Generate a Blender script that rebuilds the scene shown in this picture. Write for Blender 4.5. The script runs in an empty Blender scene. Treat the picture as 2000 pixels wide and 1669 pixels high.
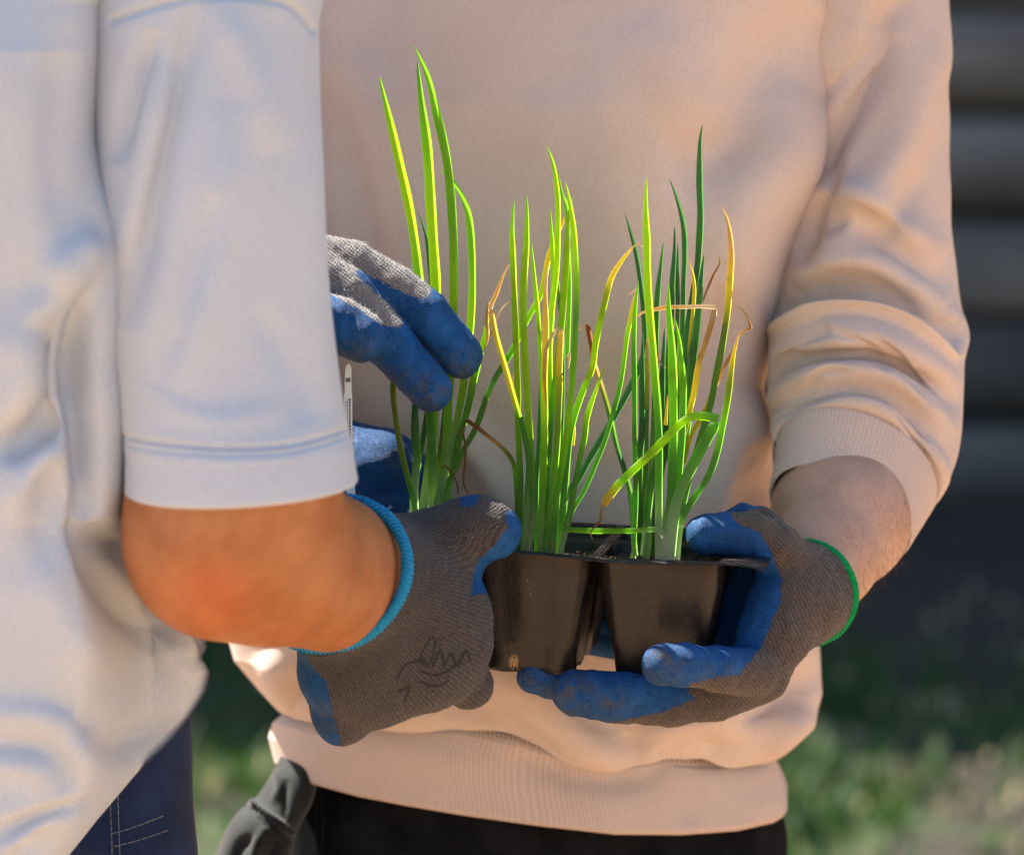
import bpy, math, random
import numpy as np
from mathutils import Vector

random.seed(7); RNG = np.random.default_rng(7)
scene = bpy.context.scene
COL = scene.collection
# ------------------------------------------------------------------ camera, sky, sun
SP = 0.00038          # metres per photograph pixel at the focus distance
DF = 3.0              # focus distance
PITCH = math.radians(7.0)
CAM = np.array([0.0, -3.0, 1.5])
FW = np.array([0, math.cos(PITCH), -math.sin(PITCH)]); RT = np.array([1.0, 0, 0]); UP = np.array([0, math.sin(PITCH), math.cos(PITCH)])
cam = bpy.data.cameras.new("camera"); camo = bpy.data.objects.new("camera", cam); COL.objects.link(camo)
camo.location = CAM; camo.rotation_euler = (math.pi/2 - PITCH, 0, 0)
cam.sensor_width = 36; cam.lens = 36*DF/(2000*SP); cam.clip_end = 500; cam.clip_start = 0.05
cam.dof.use_dof = True; cam.dof.focus_distance = DF - 0.02; cam.dof.aperture_fstop = 4.2
scene.camera = camo
SUN = np.array([-0.47, 0.375, 0.80]); SUN /= np.linalg.norm(SUN)
w = bpy.data.worlds.new("World"); scene.world = w; w.use_nodes = True
nt = w.node_tree; bg = nt.nodes['Background']; sky = nt.nodes.new('ShaderNodeTexSky'); sky.sky_type = 'NISHITA'; sky.sun_disc = False
sky.sun_elevation = math.asin(SUN[2]); sky.sun_rotation = math.atan2(SUN[0], SUN[1])
sky.air_density = 1.0; sky.dust_density = .6; sky.ozone_density = 1.6
nt.links.new(sky.outputs[0], bg.inputs[0]); bg.inputs[1].default_value = 0.075
sl = bpy.data.lights.new("sun", 'SUN'); slo = bpy.data.objects.new("sun", sl); COL.objects.link(slo)
sl.energy = 5.0; sl.angle = math.radians(0.5); sl.color = (1, 0.93, 0.82)
slo.rotation_euler = Vector(-SUN).to_track_quat('-Z', 'Y').to_euler()
scene.view_settings.view_transform = 'Standard'; scene.view_settings.look = 'None'
scene.view_settings.exposure = 1.9; scene.view_settings.gamma = 1.0
scene.cycles.use_denoising = True

# ------------------------------------------------------------------ coordinates
# (u, v, q): photograph pixel u, v and depth q behind the focus plane, in the same pixel unit
def PW(a):
    a = np.asarray(a, float).reshape(-1, 3)
    z = DF + a[:, 2]*SP
    x = (a[:, 0]-1000)*SP*z/DF; y = -(a[:, 1]-834.5)*SP*z/DF
    return CAM + z[:, None]*FW + x[:, None]*RT + y[:, None]*UP
def PI_(p):
    p = np.asarray(p, float).reshape(-1, 3) - CAM
    z = p@FW; x = p@RT; y = p@UP
    return np.stack([1000+x*DF/z/SP, 834.5-y*DF/z/SP, (z-DF)/SP], 1)
def W1(u, v, q): return PW([[u, v, q]])[0]
def lerp(a, b, t): return a+(b-a)*t
def sstep(x, a, b):
    t = np.clip((x-a)/(b-a), 0, 1); return t*t*(3-2*t)

# ------------------------------------------------------------------ materials
def mat(name): 
    m = bpy.data.materials.new(name); m.use_nodes = True
    return m, m.node_tree, m.node_tree.nodes['Principled BSDF']
def N(nt, t, **kw):
    n = nt.nodes.new(t)
    for k, v in kw.items():
        if k in n.inputs.keys(): n.inputs[k].default_value = v
        else: setattr(n, k, v)
    return n
def L(nt, a, b): nt.links.new(a, b)
def math_(nt, op, a, b=None, c=None, clamp=False):
    n = nt.nodes.new('ShaderNodeMath'); n.operation = op; n.use_clamp = clamp
    for i, x in enumerate((a, b, c)):
        if x is None: continue
        if hasattr(x, 'links'): nt.links.new(x, n.inputs[i])
        else: n.inputs[i].default_value = x
    return n.outputs[0]
def mixc(nt, f, a, b, mode='MIX'):
    n = nt.nodes.new('ShaderNodeMix'); n.data_type = 'RGBA'; n.blend_type = mode
    for i, x in ((0, f), (6, a), (7, b)):
        if hasattr(x, 'links'): nt.links.new(x, n.inputs[i])
        else: n.inputs[i].default_value = x if i == 0 else (*x, 1)
    return n.outputs[2]
def noise(nt, scale, detail=4, rough=.55, coord='Object', stretch=None):
    tc = nt.nodes.new('ShaderNodeTexCoord'); o = tc.outputs[coord]
    if stretch:
        mp = nt.nodes.new('ShaderNodeMapping'); mp.inputs['Scale'].default_value = stretch; L(nt, o, mp.inputs[0]); o = mp.outputs[0]
    n = N(nt, 'ShaderNodeTexNoise', Scale=scale, Detail=detail, Roughness=rough); L(nt, o, n.inputs['Vector']); return n.outputs['Fac']
def remap(nt, x, a, b, c=0., d=1.):
    n = nt.nodes.new('ShaderNodeMapRange'); n.clamp = True
    L(nt, x, n.inputs[0])
    for i, k in enumerate((a, b, c, d)): n.inputs[i+1].default_value = k
    return n.outputs[0]
def bump(nt, b, h, strength=.3, dist=.001, prev=None):
    n = N(nt, 'ShaderNodeBump', Strength=strength, Distance=dist); L(nt, h, n.inputs['Height'])
    if prev is not None: L(nt, prev, n.inputs['Normal'])
    L(nt, n.outputs[0], b.inputs['Normal']); return n.outputs[0]
def attr(nt, name):
    n = nt.nodes.new('ShaderNodeAttribute'); n.attribute_name = name; return n

def fabric(name, c1, c2, rough=.95, sheen=.06, weave=560, bs=.4, rib=False, mott=9, tl=0.0):
    m, nt, b = mat(name)
    big = noise(nt, mott, 3); fine = noise(nt, weave, 4, .75); mid = noise(nt, 260, 3)
    c = mixc(nt, remap(nt, big, .35, .65), c1, c2)
    c = mixc(nt, remap(nt, fine, .3, .7, 0, .45), c, tuple(x*.55 for x in c1))
    h = math_(nt, 'ADD', math_(nt, 'MULTIPLY', fine, .6), math_(nt, 'MULTIPLY', mid, .35))
    b.inputs['Roughness'].default_value = rough
    b.inputs['Sheen Weight'].default_value = sheen; b.inputs['Sheen Roughness'].default_value = .5
    b.inputs['Specular IOR Level'].default_value = .15 if sheen else .05
    if rib:
        s = math_(nt, 'SINE', math_(nt, 'MULTIPLY', attr(nt, 'rib').outputs['Fac'], 2*math.pi))
        s01 = remap(nt, s, -1, 1)
        c = mixc(nt, math_(nt, 'MULTIPLY', math_(nt, 'SUBTRACT', 1, s01), .24), c, tuple(x*.45 for x in c1))
        h = math_(nt, 'ADD', h, math_(nt, 'MULTIPLY', s01, .5))
    L(nt, c, b.inputs['Base Color'])
    bump(nt, b, h, bs, .0009)
    if tl:
        t = N(nt, 'ShaderNodeBsdfTranslucent'); L(nt, c, t.inputs[0]); mx = N(nt, 'ShaderNodeMixShader'); mx.inputs[0].default_value = tl
        L(nt, b.outputs[0], mx.inputs[1]); L(nt, t.outputs[0], mx.inputs[2]); L(nt, mx.outputs[0], nt.nodes['Material Output'].inputs[0])
    return m
M = {}
M['sweat'] = fabric('pink_beige_fleece', (.60, .46, .385), (.66, .52, .44))
M['sweat_rib'] = fabric('pink_beige_rib', (.61, .46, .385), (.66, .515, .435), rib=True)
M['tee'] = fabric('pale_grey_jersey', (.54, .585, .64), (.60, .635, .68), mott=6, bs=.12, tl=.12)
M['blackdenim'] = fabric('black_denim', (.005, .0055, .006), (.013, .0135, .015), rough=.95, sheen=0, mott=26, bs=.6)
M['wornblack'] = fabric('worn_black_denim', (.018, .022, .022), (.005, .0065, .007), rough=.8, sheen=.2, mott=60, bs=.4)
M['denim'] = fabric('indigo_denim', (.006, .014, .045), (.016, .03, .085), rough=.8, sheen=.1, mott=25, bs=.3)
M['stitch'] = fabric('thread', (.16, .17, .2), (.24, .25, .28), mott=30)
M['thread_brown'] = fabric('brown_thread', (.2, .12, .08), (.3, .2, .14), mott=30)
M['hemthread'] = fabric('hem_thread', (.33, .37, .44), (.38, .42, .48), mott=30)
M['hair'] = fabric('dark_hair', (.02, .012, .008), (.03, .02, .012), rough=.5, sheen=0, mott=60)
M['shoe'] = fabric('shoe_leather', (.05, .035, .025), (.08, .06, .04), rough=.6, sheen=0)

def skin(name, c1, c2, red):
    m, nt, b = mat(name)
    c = mixc(nt, remap(nt, noise(nt, 30, 4), .35, .65), c1, c2)
    c = mixc(nt, remap(nt, noise(nt, 420, 3), .5, .75, 0, .4), c, tuple(x*.7 for x in c1))
    c = mixc(nt, attr(nt, 'flush').outputs['Fac'], c, red)
    L(nt, c, b.inputs['Base Color']); b.inputs['Roughness'].default_value = .5
    b.inputs['Subsurface Weight'].default_value = .25; b.inputs['Subsurface Radius'].default_value = (1, .35, .2); b.inputs['Subsurface Scale'].default_value = .006
    b.inputs['Specular IOR Level'].default_value = .35
    bump(nt, b, math_(nt, 'ADD', noise(nt, 900, 3), math_(nt, 'MULTIPLY', noise(nt, 250, 4), .7)), .3, .0008)
    return m
M['skin_pale'] = skin('fair_skin', (.42, .235, .155), (.50, .30, .21), (.55, .2, .1))
M['skin_tan'] = skin('tanned_skin', (.31, .105, .030), (.40, .155, .055), (.46, .085, .022))

def glove_mat(name, knit1, knit2, blue1, blue2):
    m, nt, b = mat(name)
    edge = math_(nt, 'ADD', attr(nt, 'coat').outputs['Fac'], math_(nt, 'MULTIPLY', math_(nt, 'SUBTRACT', noise(nt, 240, 4, .7), .5), 24))
    f = remap(nt, edge, -1.2, 1.2)
    rib = attr(nt, 'rib').outputs['Fac']; row = attr(nt, 'row').outputs['Fac']
    wob = math_(nt, 'MULTIPLY', math_(nt, 'SUBTRACT', noise(nt, 170, 4, .7), .5), 1.8)
    s = remap(nt, math_(nt, 'SINE', math_(nt, 'MULTIPLY', math_(nt, 'ADD', rib, wob), 2*math.pi)), -1, 1)
    s2 = remap(nt, math_(nt, 'SINE', math_(nt, 'MULTIPLY', row, 2*math.pi)), -1, 1)
    kn = mixc(nt, remap(nt, noise(nt, 700, 3, .7), .3, .7), knit1, knit2)
    kn = mixc(nt, math_(nt, 'MULTIPLY', s, .55), kn, tuple(x*.35 for x in knit1))
    kn = mixc(nt, math_(nt, 'MULTIPLY', s2, .22), kn, tuple(x*.3 for x in knit1))
    kn = mixc(nt, remap(nt, attr(nt, 'ink').outputs['Fac'], .25, .75, 0, .8), kn, (.012, .010, .010))
    bl = mixc(nt, remap(nt, noise(nt, 45, 4), .35, .65), blue1, blue2)
    bl = mixc(nt, remap(nt, noise(nt, 700, 4, .7), .5, .8, 0, .5), bl, tuple(x*.45 for x in blue1))
    # fine cracks in the rubber coat and soil rubbed into the finger tips
    tc = nt.nodes.new('ShaderNodeTexCoord'); dn = N(nt, 'ShaderNodeTexNoise', Scale=420., Detail=4.); L(nt, tc.outputs['Object'], dn.inputs['Vector'])
    vm = nt.nodes.new('ShaderNodeVectorMath'); vm.operation = 'SCALE'; L(nt, dn.outputs['Color'], vm.inputs[0]); vm.inputs['Scale'].default_value = .004
    va = nt.nodes.new('ShaderNodeVectorMath'); va.operation = 'ADD'; L(nt, tc.outputs['Object'], va.inputs[0]); L(nt, vm.outputs[0], va.inputs[1])
    vo = N(nt, 'ShaderNodeTexVoronoi', Scale=520., feature='DISTANCE_TO_EDGE'); L(nt, va.outputs[0], vo.inputs['Vector'])
    crack = remap(nt, vo.outputs['Distance'], 0, .09, 1, 0)
    crack = math_(nt, 'MULTIPLY', crack, remap(nt, noise(nt, 90, 4), .38, .58))
    bl = mixc(nt, math_(nt, 'MULTIPLY', crack, .8), bl, (.004, .015, .05))
    dirt = math_(nt, 'MULTIPLY', attr(nt, 'dirt').outputs['Fac'], remap(nt, noise(nt, 110, 5, .7), .42, .62))
    bl = mixc(nt, math_(nt, 'MULTIPLY', dirt, .75), bl, (.07, .065, .05))
    c = mixc(nt, f, kn, bl)
    L(nt, c, b.inputs['Base Color'])
    L(nt, remap(nt, f, 0, 1, .97, .66), b.inputs['Roughness'])
    L(nt, remap(nt, f, 0, 1, .12, 0), b.inputs['Sheen Weight']); b.inputs['Specular IOR Level'].default_value = .28
    hk = math_(nt, 'ADD', math_(nt, 'SUBTRACT', 1, s), math_(nt, 'MULTIPLY', noise(nt, 1100, 3), .8))
    hk = math_(nt, 'ADD', hk, math_(nt, 'MULTIPLY', s2, -.25))
    hb = math_(nt, 'ADD', math_(nt, 'ADD', math_(nt, 'MULTIPLY', noise(nt, 600, 4, .65), .8), math_(nt, 'MULTIPLY', crack, -.9)), 1.3)
    mx = nt.nodes.new('ShaderNodeMix'); L(nt, f, mx.inputs[0]); L(nt, hk, mx.inputs[2]); L(nt, hb, mx.inputs[3])
    bump(nt, b, mx.outputs[0], .8, .0009)
    return m
M['glove_big'] = glove_mat('grey_knit_blue_rubber', (.040, .034, .032), (.112, .094, .086), (.003, .062, .20), (.006, .092, .28))
M['glove_sunlit'] = glove_mat('sunlit_knit_blue_rubber', (.16, .145, .14), (.34, .32, .31), (.003, .062, .20), (.006, .092, .28))  # knit colour lightened to paint the sun onto the upper glove
M['glove_brown'] = glove_mat('brown_grey_knit_blue_rubber', (.062, .044, .033), (.155, .112, .088), (.003, .055, .18), (.006, .082, .25))
def simple(name, c1, c2, rough, scale=60, bs=.2, spec=.5):
    m, nt, b = mat(name); L(nt, mixc(nt, remap(nt, noise(nt, scale, 4), .35, .65), c1, c2), b.inputs['Base Color'])
    b.inputs['Roughness'].default_value = rough; b.inputs['Specular IOR Level'].default_value = spec
    bump(nt, b, noise(nt, scale*8, 4), bs, .0006); return m
M['teal'] = simple('teal_overlock', (.015, .20, .42), (.03, .30, .55), .85, 500, .8, .1)
M['green'] = simple('green_overlock', (.005, .22, .05), (.01, .32, .09), .85, 500, .8, .1)
M['white_plastic'] = simple('white_plastic', (.78, .80, .74), (.82, .83, .78), .35, 20, .02)
M['print'] = simple('black_print', (.03, .03, .03), (.05, .05, .05), .7, 100, .0)
M['root'] = simple('dry_roots', (.35, .17, .05), (.5, .3, .1), .8, 300, .3)
M['crumb'] = simple('soil_crumb', (.03, .02, .013), (.16, .11, .07), .9, 120, .5, .1)
M['darkhair'] = simple('arm_hair_brown', (.035, .02, .012), (.07, .04, .02), .5, 300, 0, .3)
M['fuzz_sunlit'] = simple('sunlit_wool_fuzz', (.55, .52, .5), (.7, .67, .64), .8, 300, 0, .1)  # fibre colour brightened to paint sunlight on the upper glove's fuzz
M['fuzz'] = simple('wool_fuzz', (.30, .27, .26), (.45, .41, .39), .8, 300, 0, .1)
# black plastic
m, nt, b = mat('black_plastic'); M['plastic'] = m
sc_ = remap(nt, noise(nt, 160, 6, .75), .52, .72, 0, 1)
c = mixc(nt, remap(nt, noise(nt, 28, 5, .6), .35, .7), (.007, .0055, .005), (.020, .013, .010))
c = mixc(nt, math_(nt, 'MULTIPLY', sc_, .3), c, (.07, .05, .036))
sp = N(nt, 'ShaderNodeTexVoronoi', Scale=150.); tc = nt.nodes.new('ShaderNodeTexCoord'); L(nt, tc.outputs['Object'], sp.inputs['Vector'])
spk = math_(nt, 'MULTIPLY', remap(nt, sp.outputs['Distance'], .05, .10, .8, 0), remap(nt, noise(nt, 90, 2), .5, .56))
c = mixc(nt, spk, c, (.22, .17, .12))
L(nt, c, b.inputs['Base Color']); L(nt, remap(nt, noise(nt, 70, 5), .3, .7, .26, .42), b.inputs['Roughness'])
b.inputs['Specular IOR Level'].default_value = .33
bump(nt, b, math_(nt, 'ADD', noise(nt, 500, 3), math_(nt, 'MULTIPLY', noise(nt, 25, 3), 3)), .35, .0006)
# potting soil
m, nt, b = mat('potting_soil'); M['soil'] = m
L(nt, mixc(nt, remap(nt, noise(nt, 300, 5), .4, .65), (.02, .013, .009), (.09, .06, .04)), b.inputs['Base Color']); b.inputs['Roughness'].default_value = .95
bump(nt, b, noise(nt, 250, 6, .7), 1, .004)
# onion leaf
m, nt, b = mat('onion_leaf'); M['leaf'] = m
ca = attr(nt, 'col').outputs['Color']; ln = attr(nt, 'vein').outputs['Fac']
st = remap(nt, math_(nt, 'SINE', math_(nt, 'MULTIPLY', ln, 2*math.pi*9)), -1, 1)
nz = remap(nt, noise(nt, 90, 4), .35, .7)
c = mixc(nt, math_(nt, 'MULTIPLY', st, .22), ca, (0.01, .04, .005))
c = mixc(nt, math_(nt, 'MULTIPLY', nz, .15), c, (.3, .35, .02))
dif = N(nt, 'ShaderNodeMix', data_type='RGBA', blend_type='MULTIPLY'); dif.inputs[0].default_value = 1; L(nt, c, dif.inputs[6]); dif.inputs[7].default_value = (.42, .36, .75, 1)
L(nt, dif.outputs[2], b.inputs['Base Color']); b.inputs['Roughness'].default_value = .52; b.inputs['Specular IOR Level'].default_value = .45
tr = N(nt, 'ShaderNodeBsdfTranslucent'); L(nt, c, tr.inputs[0])
mx = N(nt, 'ShaderNodeMixShader'); mx.inputs[0].default_value = .8
L(nt, b.outputs[0], mx.inputs[1]); L(nt, tr.outputs[0], mx.inputs[2]); L(nt, mx.outputs[0], nt.nodes['Material Output'].inputs[0])
bump(nt, b, st, .25, .0004)

# ------------------------------------------------------------------ mesh helpers
def put(name, verts, faces, m, parent=None, base=(0, 0, 0), attrs=None, smooth=True, px=True):
    v = PW(verts) if px else np.asarray(verts, float)
    v = v - np.asarray(base)
    me = bpy.data.meshes.new(name)
    if isinstance(faces, np.ndarray):
        k = faces.shape[1]; n = len(faces)
        me.vertices.add(len(v)); me.vertices.foreach_set('co', v.astype(np.float32).ravel())
        me.loops.add(n*k); me.loops.foreach_set('vertex_index', faces.astype(np.int32).ravel())
        me.polygons.add(n); me.polygons.foreach_set('loop_start', np.arange(0, n*k, k, dtype=np.int32))
        me.update(calc_edges=True); me.validate()
    else:
        me.from_pydata(v.tolist(), [], faces)
    if smooth: me.polygons.foreach_set('use_smooth', np.ones(len(me.polygons), bool))
    for k, a in (attrs or {}).items():
        a = np.asarray(a, np.float32)
        if a.ndim == 1:
            at = me.attributes.new(k, 'FLOAT', 'POINT'); at.data.foreach_set('value', a)
        else:
            at = me.attributes.new(k, 'FLOAT_COLOR', 'POINT'); at.data.foreach_set('color', np.c_[a, np.ones(len(a))].astype(np.float32).ravel())
    me.materials.append(m); me.update()
    o = bpy.data.objects.new(name, me); COL.objects.link(o); o.parent = parent
    if parent is None: o.location = base
    return o
def thing(name, label, cat, base, group=None):
    o = bpy.data.objects.new(name, None); COL.objects.link(o); o.location = base; o.empty_display_size = .1
    o['label'] = label; o['category'] = cat
    if group: o['group'] = group
    return o
def catmull(P, n):
    P = np.asarray(P, float); m = len(P)
    if m == 1: return P
    t = np.linspace(0, m-1, n); i = np.minimum(t.astype(int), m-2); f = (t-i)[:, None]
    p0 = P[np.maximum(i-1, 0)]; p1 = P[i]; p2 = P[i+1]; p3 = P[np.minimum(i+2, m-1)]
    return .5*((2*p1)+(-p0+p2)*f+(2*p0-5*p1+4*p2-p3)*f**2+(-p0+3*p1-3*p2+p3)*f**3)
def gridfaces(n, m, closed=True):
    j = np.arange(m if closed else m-1); i = np.arange(n-1)
    I, J = np.meshgrid(i, j, indexing='ij'); J2 = (J+1) % m
    return np.stack([I*m+J, I*m+J2, (I+1)*m+J2, (I+1)*m+J], -1).reshape(-1, 4)
def normals(v, f):
    a = v[f[:, 0]]; b_ = v[f[:, 1]]; c = v[f[:, 2]]
    n = np.cross(b_-a, c-a)
    if f.shape[1] == 4: n = np.cross(v[f[:, 2]]-a, v[f[:, 3]]-b_)
    o = np.zeros_like(v)
    for k in range(f.shape[1]):
        for d in range(3): o[:, d] += np.bincount(f[:, k], n[:, d], len(v))
    return o/np.maximum(np.linalg.norm(o, axis=1, keepdims=True), 1e-9)
def polydist(p, line):
    """distance, signed distance, parameter 0..1 of points p (N,2) to a polyline"""
    line = catmull(line, max(2, (len(line)-1)*5+1))
    a = line[:-1]; b_ = line[1:]; best = np.full(len(p), 1e9); sg = np.zeros(len(p)); tt = np.zeros(len(p))
    ln = np.linalg.norm(b_-a, axis=1); cum = np.r_[0, np.cumsum(ln)]; tot = cum[-1]
    for k in range(len(a)):
        d = b_[k]-a[k]; L2 = d@d+1e-9
        t = np.clip(((p-a[k])@d)/L2, 0, 1); r = p-(a[k]+t[:, None]*d); dd = np.hypot(r[:, 0], r[:, 1])
        s = dd < best; best[s] = dd[s]; cr = d[0]*r[s, 1]-d[1]*r[s, 0]; sg[s] = np.sign(cr); tt[s] = (cum[k]+t[s]*ln[k])/tot
    return best, best*sg, tt
def folds(v, f, lst, allround=False, gain=1.):
    """raise and sink cloth along traced lines; positive amplitude = ridge"""
    for pts, amp, wd, *mode in lst:
        amp = amp*gain
        n = normals(v, f)
        if allround: fr = np.ones(len(v))
        else: fr = np.clip(-n[:, 2]*2.2+.15, 0, 1)
        pts = np.asarray(pts, float); lo = pts.min(0)-wd*3.5; hi = pts.max(0)+wd*3.5
        s = np.where((v[:, 0] > lo[0]) & (v[:, 0] < hi[0]) & (v[:, 1] > lo[1]) & (v[:, 1] < hi[1]) & (fr > 0))[0]
        if not len(s): continue
        d, sd, t = polydist(v[s, :2], pts)
        tap = np.clip(np.minimum(t, 1-t)*4, 0, 1)**.7
        if mode and mode[0] == 'full': tap = 1
        if mode and mode[0] == 'c':   # crease: rolled ridge on one side, tight valley on the line
            g = np.exp(-((sd-.9*wd)/wd)**2) - .9*np.exp(-((sd+.05*wd)/(.34*wd))**2) - .25*np.exp(-((sd+.9*wd)/wd)**2)
        else: g = np.exp(-(d/wd)**2)
        v[s] += n[s]*(amp*g*tap*fr[s])[:, None]
    return v
def relax(V0, V1, n, m, k):
    D = (V1-V0).reshape(n, m, 3)
    for _ in range(k):
        D = .5*D+.25*(np.roll(D, 1, 1)+np.roll(D, -1, 1)); U_ = np.r_[D[:1], D[:-1]]; W_ = np.r_[D[1:], D[-1:]]; D = .5*D+.25*(U_+W_)
    return V0+D.reshape(-1, 3)
def wob(v, amp, sc, seed=0):
    r = np.random.default_rng(seed); o = np.zeros(len(v))
    for k in range(9):
        d = r.normal(size=3); d /= np.linalg.norm(d); o += np.sin(v@d*2*math.pi/(sc*r.uniform(.6, 1.6))+r.uniform(0, 6.28))
    return o*amp/3
def loft(rings, n, m, expo=2.0):
    """rings: list of (center, A, B[, exponent]) in (u,v,q)"""
    K = np.array([np.r_[r[0], r[1], r[2], (r[3] if len(r) > 3 else expo)] for r in rings], float)
    K = catmull(K, n); th = np.linspace(0, 2*math.pi, m, endpoint=False)
    cs, sn = np.cos(th), np.sin(th); out = []
    for k in K:
        e = 2/k[9]; c_ = np.sign(cs)*abs(cs)**e; s_ = np.sign(sn)*abs(sn)**e
        out.append(k[None, :3]+c_[:, None]*k[None, 3:6]+s_[:, None]*k[None, 6:9])
    return np.concatenate(out), gridfaces(n, m), K
# signed distance bodies ---------------------------------------------------------
class SDF:
    def __init__(s, lo, hi, h):
        s.lo = np.array(lo, float); s.h = h; s.n = np.ceil((np.array(hi)-s.lo)/h).astype(int)+1
        s.f = np.full(s.n, 60., np.float32)
    def prim(s, a, b_, ra, rb, k=12, flat=None, ff=1.):
        a = np.array(a, float); b_ = np.array(b_, float); R = max(ra, rb)+k+3*s.h
        i0 = np.maximum(((np.minimum(a, b_)-R-s.lo)/s.h).astype(int), 0); i1 = np.minimum(((np.maximum(a, b_)+R-s.lo)/s.h).astype(int)+1, s.n)
        if (i1 <= i0).any(): return
        ax = [s.lo[d]+np.arange(i0[d], i1[d])*s.h for d in range(3)]
        X, Y, Z = np.meshgrid(*[x.astype(np.float32) for x in ax], indexing='ij')
        d = b_-a; L2 = d@d
        t = 0 if L2 < 1e-6 else np.clip(((X-a[0])*d[0]+(Y-a[1])*d[1]+(Z-a[2])*d[2])/L2, 0, 1)
        rx = X-a[0]-t*d[0]; ry = Y-a[1]-t*d[1]; rz = Z-a[2]-t*d[2]
        if flat is not None:
            fl = np.array(flat, float); fl /= np.linalg.norm(fl); c = rx*fl[0]+ry*fl[1]+rz*fl[2]; g = (1/ff-1)
            rx = rx+c*g*fl[0]; ry = ry+c*g*fl[1]; rz = rz+c*g*fl[2]
        g = np.sqrt(rx*rx+ry*ry+rz*rz)-(ra+(rb-ra)*t)
        if flat is not None: g = g*min(1, (1+ff)/2)
        F = s.f[i0[0]:i1[0], i0[1]:i1[1], i0[2]:i1[2]]
        hh = np.maximum(k-np.abs(F-g), 0)/k
        F[...] = np.minimum(F, g)-hh*hh*k*.25
    def cut(s, c, n):
        n = np.array(n, float); n /= np.linalg.norm(n)
        ax = [(s.lo[d]+np.arange(s.n[d])*s.h-c[d])*n[d] for d in range(3)]
        s.f = np.maximum(s.f, (ax[0][:, None, None]+ax[1][None, :, None]+ax[2][None, None, :]).astype(np.float32))
    def chain(s, pts, k=12, **kw):
        for p, q in zip(pts[:-1], pts[1:]): s.prim(p[:3], q[:3], p[3], q[3], k, **kw)
    def mesh(s, smooth=1):
        f = s.f; ins = f < 0; nx, ny, nz = f.shape
        c = np.zeros((nx-1, ny-1, nz-1), np.int8)
        for dx in (0, 1):
            for dy in (0, 1):
                for dz in (0, 1): c += ins[dx:nx-1+dx, dy:ny-1+dy, dz:nz-1+dz]
        act = (c > 0) & (c < 8); idx = np.full(act.shape, -1, np.int64); A = np.argwhere(act); idx[act] = np.arange(len(A))
        acc = np.zeros((len(A), 3)); cnt = np.zeros(len(A))
        cor = [(x, y, z) for x in (0, 1) for y in (0, 1) for z in (0, 1)]
        for p in cor:
            for ax in range(3):
                if p[ax]: continue
                q = list(p); q[ax] = 1
                fa = f[A[:, 0]+p[0], A[:, 1]+p[1], A[:, 2]+p[2]]; fb = f[A[:, 0]+q[0], A[:, 1]+q[1], A[:, 2]+q[2]]
                x = (fa < 0) != (fb < 0); t = np.where(x, fa/np.where(x, fa-fb, 1), 0)
                pt = np.tile(np.array(p, float), (len(A), 1)); pt[:, ax] = t
                acc[x] += pt[x]; cnt[x] += 1
        v = (A+acc/cnt[:, None])*s.h+s.lo; fc = []
        for ax in range(3):
            o = [(0, 1, 2), (1, 2, 0), (2, 0, 1)][ax]; a_, b1, c1 = o
            sl0 = [slice(None)]*3; sl1 = [slice(None)]*3; sl0[a_] = slice(0, -1); sl1[a_] = slice(1, None)
            i0 = ins[tuple(sl0)]; i1 = ins[tuple(sl1)]; E = np.argwhere(i0 != i1)
            E = E[(E[:, b1] > 0) & (E[:, c1] > 0) & (E[:, b1] < f.shape[b1]-1) & (E[:, c1] < f.shape[c1]-1)]
            flip = i0[E[:, 0], E[:, 1], E[:, 2]]
            def cell(db, dc):
                q = E.copy(); q[:, b1] -= db; q[:, c1] -= dc; return idx[q[:, 0], q[:, 1], q[:, 2]]
            Q = np.stack([cell(1, 1), cell(0, 1), cell(0, 0), cell(1, 0)], 1)
            Q[~flip] = Q[~flip][:, ::-1]; fc.append(Q)
        F = np.concatenate(fc); F = F[(F >= 0).all(1)]
        for _ in range(smooth):
            s_ = np.zeros_like(v); n_ = np.zeros(len(v))
            for a1, b1 in ((0, 1), (1, 2), (2, 3), (3, 0)):
                for p, q in ((a1, b1), (b1, a1)):
                    for d in range(3): s_[:, d] += np.bincount(F[:, p], v[F[:, q], d], len(v))
                    n_ += np.bincount(F[:, p], minlength=len(v))
            v = .4*v+.6*s_/np.maximum(n_, 1)[:, None]
        # px space is mirrored (v down): flip the winding so world normals point out
        return v, F[:, ::-1].copy()
def tube(name, pts, rad, m, parent, base, sides=8, n=None, closed=False, px=True, attrs=None, twist=0):
    P = np.asarray(pts, float)
    if closed: P = np.r_[P, P[:1]]
    n = n or (len(P)-1)*6+1
    C = catmull(P, n); 
    R = np.interp(np.linspace(0, 1, n), np.linspace(0, 1, len(rad)), rad) if hasattr(rad, '__len__') else np.full(n, rad)
    T = np.gradient(C, axis=0); T /= np.linalg.norm(T, axis=1, keepdims=True)+1e-9
    ref = np.array([0, 0, 1.]) if abs(T[:, 2]).mean() < .8 else np.array([1., 0, 0])
    X = np.cross(T, ref); X /= np.linalg.norm(X, axis=1, keepdims=True)+1e-9; Y = np.cross(T, X)
    th = np.linspace(0, 2*math.pi, sides, endpoint=False)
    RR = R[:, None]*(1+(.16*np.sin(np.linspace(0, twist*2*math.pi, n)[:, None]+2*th[None, :])+.06*np.sin(np.linspace(0, 40, n))[:, None] if twist else 0))
    v = (C[:, None]+RR[:, :, None]*(np.cos(th)[None, :, None]*X[:, None]+np.sin(th)[None, :, None]*Y[:, None])).reshape(-1, 3)
    return put(name, v, gridfaces(n, sides), m, parent, base, attrs, px=px)
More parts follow.
